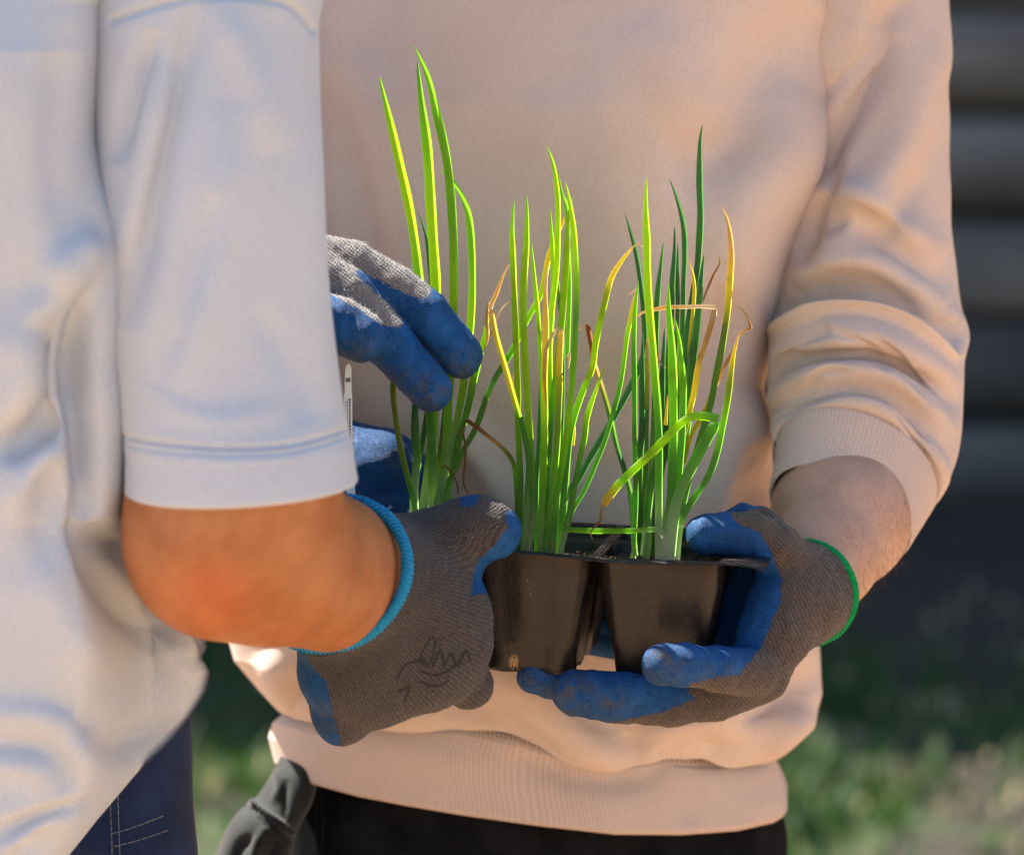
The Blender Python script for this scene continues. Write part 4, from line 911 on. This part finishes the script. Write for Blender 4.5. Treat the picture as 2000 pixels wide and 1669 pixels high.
def haircap(c, r, parent, base):
    sd = SDF((c[0]-260, c[1]-260, c[2]-260), (c[0]+260, c[1]+260, c[2]+260), 14)
    sd.prim((c[0], c[1]-20, c[2]+20), (c[0], c[1]+60, c[2]+60), r, r*.8, 20); v, f = sd.mesh(1)
    put('hair', v, f, M['hair'], parent, base)
haircap((1085, -540, 585), 195, pA, bA)

# ---- glove D: left hand of person A under the right end of the tray
sd = SDF((930, 930, -280), (1740, 1480, 320), 3.6)
sd.chain([(1615, 1130, 190, 96), (1585, 1155, 120, 92), (1560, 1180, 60, 82), (1540, 1190, 40, 74)], 26)
sd.chain([(1556, 1110, 60, 56), (1530, 1180, 20, 66), (1512, 1240, -10, 66), (1478, 1300, -40, 58)], 30)
sd.chain([(1540, 1130, 100, 60), (1520, 1220, 90, 62), (1485, 1310, 70, 60)], 30)
sd.chain([(1500, 1110, 150, 60), (1462, 1200, 175, 70), (1440, 1290, 150, 62)], 20)
sd.chain([(1470, 1312, -80, 50), (1400, 1306, -170, 43), (1340, 1298, -215, 41), (1294, 1298, -225, 42)], 14)
sd.chain([(1490, 1320, -30, 52), (1400, 1356, -60, 50), (1310, 1368, -80, 50), (1210, 1362, -80, 49), (1125, 1352, -75, 47)], 12)
sd.chain([(1480, 1330, 40, 48), (1340, 1368, 30, 42), (1200, 1362, 20, 40), (1095, 1335, 15, 34), (1042, 1320, 15, 34)], 9)
sd.chain([(1480, 1320, 100, 46), (1350, 1365, 120, 40), (1230, 1360, 120, 34), (1150, 1352, 120, 32)], 9)
sd.chain([(1545, 1120, 40, 58), (1512, 1070, 15, 50), (1470, 1046, -5, 44), (1420, 1042, -20, 40), (1378, 1043, -30, 41)], 16)
sd.chain([(1525, 1070, 70, 40), (1490, 1025, 60, 34), (1452, 1015, 55, 30), (1425, 1025, 50, 26)], 12)
sd.cut((1580, 1155, 128), (.55, -.18, .81))
polyD = [(900, 1200), (1230, 1200), (1300, 1180), (1360, 1100), (1300, 960), (1400, 940), (1484, 960), (1486, 990), (1425, 1003), (1440, 1022), (1484, 1039), (1501, 1068), (1517, 1102), (1526, 1136), (1522, 1177), (1509, 1211), (1488, 1261), (1455, 1303), (1442, 1318), (1400, 1322), (1347, 1335), (1344, 1351), (1359, 1363), (1305, 1387), (1245, 1399), (1170, 1416), (900, 1480)]
def ribD(v): return (v[:, 1]*.8-v[:, 0]*.75+60*np.sin(v[:, 1]/130))/6.2
gD, vD, fD, cD = glove(sd, 31, pA, bA, M['glove_brown'], ribD, lambda v: (v[:, 0]*.8+v[:, 1]*.8)/5, [polyD], (), [(1290, 1290, 50), (1110, 1345, 60), (1040, 1320, 40), (1200, 1380, 40), (1400, 1340, 40)],
 [([(1450, 1302), (1400, 1330), (1340, 1338)], -5, 6), ([(1530, 1080), (1560, 1140), (1560, 1220)], -6, 10), ([(1580, 1100), (1600, 1160), (1590, 1230)], 5, 9), ([(1375, 1078), (1430, 1075), (1480, 1085)], -8, 10), ([(1398, 1262), (1404, 1300), (1396, 1335)], -4, 6), ([(1335, 1262), (1332, 1300)], -3, 5), ([(1225, 1318), (1232, 1370), (1222, 1400)], -4, 6), ([(1310, 1330), (1318, 1380)], -3, 6), ([(1420, 1005), (1428, 1045), (1420, 1075)], -4, 6), ([(1500, 1120), (1470, 1180), (1480, 1250)], -5, 8), ([(1460, 1270), (1500, 1240)], -5, 6), ([(1550, 1230), (1500, 1290), (1440, 1340)], -5, 8), ([(1470, 1250), (1490, 1200), (1490, 1140)], 6, 12)])
def ringpts(c, A, B, n=14):
    c, A, B = map(np.array, (c, A, B)); return [c+A*math.cos(t)+B*math.sin(t) for t in np.linspace(0, 2*math.pi, n, endpoint=False)]
tube('cuff_trim', ringpts((1574, 1157, 135), (29, 95, 2), (91, -25, -66)), 8.5, M['green'], gD, bA, 10, 900, closed=True, twist=95)
hairs('fuzz', vD, fD, cD < -6, 5000, .0022, .00005, lambda n, p: n, M['fuzz'], gD, bA, 5, .5)
# ---- glove C: right hand of person A behind the left end of the tray
sd = SDF((520, 760, -60), (1260, 1340, 520), 4.6)
sd.chain([(590, 862, 330, 74), (650, 900, 250, 80), (740, 925, 210, 92)], 30)
sd.chain([(700, 935, 200, 80), (790, 960, 200, 72), (850, 1010, 180, 50)], 24)
for k, (dv, dq) in enumerate(((0, 0), (45, 20), (90, 40), (130, 60))):
    sd.chain([(770, 960+dv, 230+dq*.3, 44), (860, 1010+dv*.9, 285, 36), (1000, 1075+dv*.95, 305, 31), (1120, 1120+dv*.95, 308, 28), (1205, 1145+dv*.9, 306, 26)], 6)
sd.chain([(640, 965, 230, 58), (700, 985, 175, 50), (770, 1005, 135, 44), (815, 1018, 120, 40)], 14)
gC, vC, fC, cC = glove(sd, 41, pA, bA, M['glove_brown'], lambda v: v[:, 1]/6, lambda v: v[:, 0]/6, [('not', [(560, 780), (690, 780), (690, 960), (735, 975), (742, 990), (690, 1000), (560, 1100)])], (), [(780, 900, 30)], wamp=.8, fl=
 [([(720, 935), (790, 955), (850, 985)], -10, 9), ([(700, 870), (780, 885)], -6, 10)])
tube('cuff_trim', [(560, 800, 290), (600, 790, 340), (640, 830, 390), (640, 900, 400), (600, 940, 360), (550, 920, 300), (540, 850, 275)], 7.5, M['green'], gC, bA, 8, 100, closed=True)

# ---- person B (t-shirt) body
sd = SDF((-650, -980, -900), (860, 4300, 420), 11)
sd.prim((0, 60, -330), (0, 1300, -230), 210, 200, 60)
sd.prim((-20, 60, -420), (-20, 60, -100), 170, 170, 60); sd.prim((70, 1480, -120), (70, 1500, -60), 170, 170, 60)
sd.chain([(20, -120, -330, 120), (60, -280, -330, 105)], 60)
sd.prim((90, -480, -330), (120, -410, -330), 180, 145, 40); sd.prim((285, -400, -330), (295, -370, -330), 22, 28, 20)
# near arm: shoulder, elbow, forearm into the glove
sd.chain([(330, 30, -560, 130), (400, 400, -620, 130), (450, 780, -655, 150), (458, 950, -655, 198), (440, 1050, -640, 190)], 40)
sd.chain([(440, 1050, -640, 190), (530, 1085, -540, 164), (600, 1106, -400, 144), (648, 1122, -275, 136), (700, 1130, -220, 112), (760, 1150, -180, 84)], 60)
# far arm into the upper glove
sd.chain([(120, 60, -60, 140), (180, 400, 20, 110), (240, 640, 60, 90), (330, 620, 50, 85), (470, 570, 30, 66), (540, 550, 10, 60)], 30)
for s in (-1, 1): sd.chain([gpt(bB, .0, .12+s*.06, .80, 150), gpt(bB, .02, .05+s*.1, .5, 140), gpt(bB, .0, s*.11, .28, 130), gpt(bB, -.02, s*.11, .09, 75)], 40)
v, f = sd.mesh(2)
fl = np.clip(1.25-np.hypot((v[:, 0]-410)/110, (v[:, 1]-1150)/95), 0, 1)**1.5*.38
put('body', v, f, M['skin_tan'], pB, bB, {'flush': fl})
sel = (v[:, 0] > 600) & (v[:, 1] < 1140) & (v[:, 1] > 930) & (v[:, 2] < -150)
hairs('arm_hair', v, f, sel, 900, .007, .00005, lambda n, p: n*.6+np.array([.5, .3, .1]), M['darkhair'], pB, bB, 8, .4)

# ---- t-shirt torso
RkT = [(-420, 160), (-200, 330), (-70, 310), (-25, 240), (10, 214), (150, 206), (280, 198), (360, 206), (480, 226), (600, 230), (700, 222), (850, 232), (960, 247), (1010, 250), (1030, 238), (1050, 252), (1080, 290), (1120, 325), (1180, 360), (1230, 398), (1262, 406), (1285, 396), (1312, 412), (1350, 402), (1400, 372), (1450, 332), (1520, 258), (1600, 190), (1669, 135), (1720, 95)]
n_, m_ = 460, 460
vv = np.linspace(-420, 1740, n_); th = np.linspace(0, 2*math.pi, m_, endpoint=False); V = []
for v0 in vv:
    R0 = edge_(RkT, v0); L0 = np.interp(v0, [-420, -100, 800, 1300, 1740], [-120, -330, -330, -380, -400])
    e = 2/4.5; cx = np.sign(np.cos(th))*abs(np.cos(th))**e; sx = np.sign(np.sin(th))*abs(np.sin(th))**e
    u = (R0+L0)/2+(R0-L0)/2*cx; tk = np.interp(v0, [-420, -200, 100, 800, 1300, 1740], [40, 330, 440, 430, 410, 400])
    q = -330+.08*(v0-800)-tk*sx
    V.append(np.stack([u, np.full(m_, v0), q], 1))
V = np.concatenate(V)
# below the armhole the front of the shirt hangs further from the camera than the bent arm
k = sstep(V[:, 0], 150, 300)*sstep(V[:, 1], 1020, 1060); fr = V[:, 2] < -330
Q0 = -330+.08*(V[:, 1]-800); V[:, 2] = np.where(V[:, 2] < Q0, Q0+60*k+(V[:, 2]-Q0)*(1-.8*k), V[:, 2])
F = gridfaces(n_, m_)
if normals(V, F)[V[:, 2] < -600][:, 2].mean() > 0: F = F[:, ::-1]
V0 = V.copy(); V = folds(V, F, gain=1.35, lst=[
 ([(205, 250), (200, 420), (200, 560), (195, 700), (205, 850), (222, 1000)], 34, 26), ([(150, 560), (150, 720), (158, 820), (166, 920), (180, 1020)], -44, 20), ([(84, 620), (104, 690), (112, 760), (70, 830), (-20, 890)], -36, 30), ([(50, 640), (60, 720), (40, 790)], 16, 20), ([(210, 460), (120, 560), (40, 640), (-40, 760)], 22, 34),
 ([(40, 640), (50, 720), (30, 800), (0, 850)], 26, 26), ([(100, 560), (150, 500), (200, 470)], 22, 40), ([(0, 900), (60, 850), (120, 800)], -30, 24), ([(0, 1010), (60, 930), (110, 860)], 18, 26), ([(110, 900), (90, 1000), (70, 1150)], -22, 30),
 ([(130, 950), (170, 1060), (230, 1170), (320, 1260)], -34, 34), ([(180, 1060), (250, 1180), (340, 1290), (390, 1330)], 26, 30), ([(60, 1050), (110, 1200), (200, 1320)], 22, 40),
 ([(90, 1330), (140, 1400), (210, 1450), (280, 1440), (340, 1400)], -30, 32), ([(-60, 1400), (30, 1420), (100, 1450), (150, 1500), (178, 1560)], -30, 22, 'c'), ([(-60, 1370), (60, 1390), (150, 1440), (200, 1520)], 26, 24),
 ([(-40, 1620), (60, 1580), (150, 1555), (200, 1530)], -18, 20, 'c'), ([(-40, 1500), (40, 1490), (120, 1530)], 18, 26), ([(0, 1680), (80, 1620), (160, 1580)], 18, 20), ([(-20, 1720), (60, 1660), (120, 1620)], -24, 16),
 ([(0, 100), (60, 300), (60, 560)], 14, 70), ([(130, 40), (110, 300), (130, 480)], -16, 44), ([(370, 1225), (390, 1250), (400, 1270)], -18, 8), ([(330, 1170), (360, 1240), (380, 1300)], 14, 14)])
V = relax(V0, V, n_, m_, 13)
te = put('t_shirt', V, F, M['tee'], pB, bB)
TS = ringset([
 ((250, -300, -500), (60, 20, 0), (0, 0, -60)), ((310, -240, -540), (190, 60, 0), (0, 0, -160)), ((390, -90, -600), (236, 20, 0), (0, 6, -190)),
 ((394, 60, -620), (230, 6, 0), (0, 12, -190)), ((406, 300, -640), (224, 0, 0), (0, 20, -190)), ((422, 560, -650), (221, -4, 0), (0, 26, -190)), ((446, 760, -655), (220, -7, 0), (0, 30, -192)),
 ((462, 860, -655), (222, -9, 0), (0, 33, -220)), ((466, 880, -655), (223, -10, 0), (0, 34, -222)), ((469, 925, -652), (226, -12, 0), (0, 37, -228)), ((471, 948, -650), (228, -13, 0), (0, 38, -230)), ((471, 954, -650), (222, -13, 0), (0, 38, -224))])
V7, F7, _ = loft(TS, 330, 330)
if normals(V7, F7)[V7[:, 2] < -700][:, 2].mean() > 0: F7 = F7[:, ::-1]
V7 = folds(V7, F7, gain=1.25, lst=[
 ([(400, -20), (350, 150), (300, 350), (245, 640)], -26, 34), ([(300, 60), (260, 200), (230, 320)], -24, 26), ([(330, 120), (290, 300), (240, 520)], 16, 26), ([(405, 0), (480, 120), (530, 300)], 14, 40), ([(450, 200), (430, 450), (330, 760)], 14, 50), ([(420, 380), (370, 560), (300, 760)], -14, 34),
 ([(620, 200), (610, 500), (640, 800)], 8, 30), ([(220, 40), (330, 5), (450, -8), (560, 8), (615, 60)], -7, 7, 'full'), ([(235, 852), (300, 864), (400, 872), (470, 874), (560, 868), (640, 850), (690, 832)], -5, 6, 'full'), ([(238, 866), (300, 878), (400, 886), (470, 888), (560, 882), (640, 864), (690, 846)], -3, 5, 'full'),
 ([(500, 600), (560, 700), (600, 830)], -8, 30), ([(300, 780), (420, 820), (560, 800)], 6, 26)])
slB = put('sleeve', V7, F7, M['tee'], te, bB); so = slB.modifiers.new('t', 'SOLIDIFY'); so.thickness = .0022; so.offset = -1
v7 = V7[V7[:, 2] < -640]
stitch_line([(250, 858), (350, 873), (470, 879), (580, 872), (675, 845)], slB, bB, M['hemthread'], lambda p: surf_q(v7, p[0], p[1], 9)-1, 'hem_stitch', dash=5, gap=2, hw=.8)
TS2 = ringset([((150, -200, -80), (180, 60, 0), (0, 0, -150)), ((150, 60, -20), (170, 0, 0), (0, 6, -150)), ((190, 400, 20), (150, 0, 0), (0, 10, -150)), ((215, 620, 40), (150, 0, 0), (0, 10, -140))])
V8, F8, _ = loft(TS2, 60, 80)
put('sleeve', V8, F8, M['tee'], te, bB)
# ---- blue jeans
sd = SDF((-500, 1330, -800), (600, 4300, 320), 11)
sd.prim((95, 1430, -40), (95, 1660, -40), 278, 292, 40, flat=(0, 0, 1), ff=.58)
for s in (-1, 1): sd.chain([gpt(bB, .0, .12+s*.07, .78, 200), gpt(bB, .03, .05+s*.1, .5, 190), gpt(bB, .01, s*.12, .28, 180), gpt(bB, -.02, s*.12, .06, 150)], 60)
sd.cut((0, 1385, 0), (0, -1, 0))
v, f = sd.mesh(2); v += normals(v, f)*wob(v, 3, 160, 22)[:, None]
jb = put('jeans', v, f, M['denim'], pB, bB); jv = v[v[:, 2] < -100]
qf = lambda p: surf_q(jv, p[0], p[1], 14)-3
for a in ([(214, 1500), (216, 1580), (220, 1690)], [(229, 1495), (231, 1580), (235, 1690)], [(215, 1628), (260, 1615), (330, 1588)], [(222, 1652), (270, 1640), (335, 1618)]):
    stitch_line(a, jb, bB, M['stitch'], qf, hw=.9, dash=12, gap=2)
shoe(bB, .0, -.1, pB, bB, -math.pi/2); shoe(bB, .0, .12, pB, bB, -math.pi/2)
haircap((60, -510, -330), 190, pB, bB)

# ---- glove A: right hand of person B on the tray's left end, back of the hand to the camera
sd = SDF((500, 900, -380), (1080, 1520, 220), 3.4)
sd.chain([(600, 1108, -330, 150), (648, 1124, -262, 148), (700, 1135, -215, 138), (760, 1150, -180, 122), (800, 1165, -165, 116)], 40)
sd.chain([(800, 1150, -150, 112), (848, 1210, -140, 106), (862, 1260, -135, 98)], 40)
sd.chain([(684, 1215, -190, 112), (698, 1300, -165, 102), (735, 1340, -150, 84)], 36)
sd.chain([(760, 1250, -170, 110), (830, 1300, -150, 92)], 40)
sd.chain([(668, 1320, -140, 84), (676, 1360, -120, 70), (668, 1400, -110, 56)], 26)
sd.chain([(880, 1280, -100, 66), (915, 1336, -90, 50)], 18)
sd.chain([(810, 1090, -130, 92), (880, 1060, -140, 72), (934, 1032, -152, 60), (970, 1036, -162, 49)], 34)
for k, (u0, v0) in enumerate(((690, 1380), (760, 1370), (820, 1340), (880, 1320))):
    sd.chain([(u0, v0, -70, 46), (u0+20, v0-10, 20, 40), (u0+30, v0-20, 100, 36)], 8)
sd.cut((645, 1122, -262), (-.62, -.18, -.76))
pA1 = [(500, 1200), (588, 1254), (606, 1296), (640, 1335), (646, 1372), (655, 1410), (668, 1460), (600, 1500), (500, 1300)]
pA2 = [(920, 1160), (930, 1100), (968, 1062), (992, 1032), (985, 1000), (1050, 990), (1060, 1120), (950, 1160)]
pA3 = [(903, 960), (935, 960), (934, 984), (915, 990), (898, 988)]
def ribA(v):
    a = np.arctan2(v[:, 1]-1075, v[:, 0]-560)
    th_ = sstep(v[:, 1], 1140, 1010)*sstep(v[:, 0], 820, 960)
    return a*46+th_*(v[:, 0]+v[:, 1]*.4-1200)/16
inkA = [([(775, 1325), (790, 1300), (815, 1290), (835, 1300)], 3.2), ([(818, 1290), (830, 1262), (842, 1245), (850, 1252), (845, 1280), (835, 1300)], 2.6), ([(845, 1300), (860, 1270), (868, 1300), (880, 1275), (890, 1300)], 3), ([(822, 1310), (850, 1318), (880, 1306), (905, 1280)], 3.2), ([(820, 1330), (850, 1340), (875, 1328)], 3), ([(780, 1350), (800, 1340), (790, 1370)], 3.4), ([(895, 1300), (910, 1270), (918, 1290)], 3), ([(826, 1270), (820, 1285), (832, 1290)], 2.6)]
gA, vA, fA, cA = glove(sd, 51, pB, bB, M['glove_big'], ribA, lambda v: np.hypot(v[:, 0]-560, v[:, 1]-1075)/5.5, [pA1, pA2, pA3], inkA, [(640, 1400, 40)], [
 ([(604, 1290), (640, 1318), (690, 1332), (740, 1322), (800, 1296)], -17, 11, 'c'), ([(606, 1280), (680, 1306), (760, 1294), (820, 1256)], 9, 14), ([(700, 1400), (790, 1380), (860, 1335), (930, 1280)], -12, 12), ([(868, 1385), (880, 1350), (905, 1310), (950, 1270)], -14, 9), ([(840, 1240), (890, 1270), (930, 1265)], 8, 16), ([(780, 1330), (850, 1330), (900, 1290)], 7, 14),
 ([(790, 1020), (850, 1055), (900, 1110)], -11, 16), ([(850, 1130), (900, 1115), (938, 1110)], -10, 12), ([(800, 1010), (870, 1010), (930, 990)], 6, 14), ([(945, 1180), (920, 1200), (880, 1210)], -7, 12), ([(770, 1180), (830, 1150), (900, 1160)], 5, 14), ([(700, 1240), (760, 1200), (810, 1140), (815, 1080)], -5, 8), ([(900, 1000), (925, 1030), (935, 1070)], -5, 9)])
tube('cuff_trim', ringpts((646, 1120, -266), (66, -137, -20), (134, 49, -110), 18), 12, M['teal'], gA, bB, 12, 1100, closed=True, twist=110)
hairs('fuzz', vA, fA, (cA < -6), 9000, .0022, .00005, lambda n, p: n, M['fuzz'], gA, bB, 6, .5)
# ---- glove B: left hand of person B, fingers over the leaves
sd = SDF((380, 400, -230), (980, 850, 220), 3.2)
sd.chain([(470, 572, 30, 74), (560, 545, 10, 84), (620, 545, 10, 66)], 30)
sd.chain([(600, 535, -10, 60), (680, 575, -25, 50), (752, 662, -32, 50), (842, 762, -40, 43)], 9)
sd.chain([(600, 500, 30, 50), (690, 515, 25, 43), (770, 562, 18, 44), (830, 610, 10, 46), (900, 694, 5, 44)], 9)
sd.chain([(600, 520, 75, 48), (740, 570, 75, 42), (830, 650, 70, 40), (868, 705, 65, 36)], 8)
sd.chain([(590, 540, 125, 42), (710, 600, 125, 37), (790, 680, 120, 33)], 8)
sd.chain([(520, 585, -60, 56), (610, 618, -120, 54), (660, 634, -135, 54), (702, 656, -140, 52)], 4)
gB_ = [(300, 400), (700, 400), (810, 500), (834, 540), (842, 565), (836, 583), (800, 577), (757, 557), (700, 528), (692, 532), (720, 560), (760, 592), (787, 625), (784, 641), (750, 637), (705, 607), (670, 588), (640, 572), (600, 566), (300, 620)]
gBo, vB, fB, cB = glove(sd, 61, pB, bB, M['glove_sunlit'], lambda v: (v[:, 1]*.8-v[:, 0]*.6)/5.5, lambda v: (v[:, 1]*.6+v[:, 0]*.8)/6, [('not', gB_)], (), [(840, 775, 50), (905, 715, 45), (700, 690, 40), (780, 745, 30)], [
 ([(700, 600), (760, 640), (820, 700)], -4, 10), ([(728, 690), (765, 668), (790, 640)], -5, 6), ([(722, 678), (755, 655), (778, 632)], -3, 4), ([(800, 752), (832, 735), (850, 712)], -3, 5), ([(812, 640), (845, 622), (868, 598)], -4, 6), ([(872, 690), (900, 668)], -3, 5), ([(820, 560), (850, 600), (870, 650)], -3, 10)])
hairs('fuzz', vB, fB, (cB < -4), 14000, .0045, .00006, lambda n, p: n+np.array([0, 0, .2]), M['fuzz_sunlit'], gBo, bB, 7, .6)
tube('cuff_trim', [(470, 500, 30), (460, 560, -50), (470, 620, -20), (480, 650, 40), (475, 610, 100), (468, 540, 95)], 9, M['teal'], gBo, bB, 8, 100, closed=True)
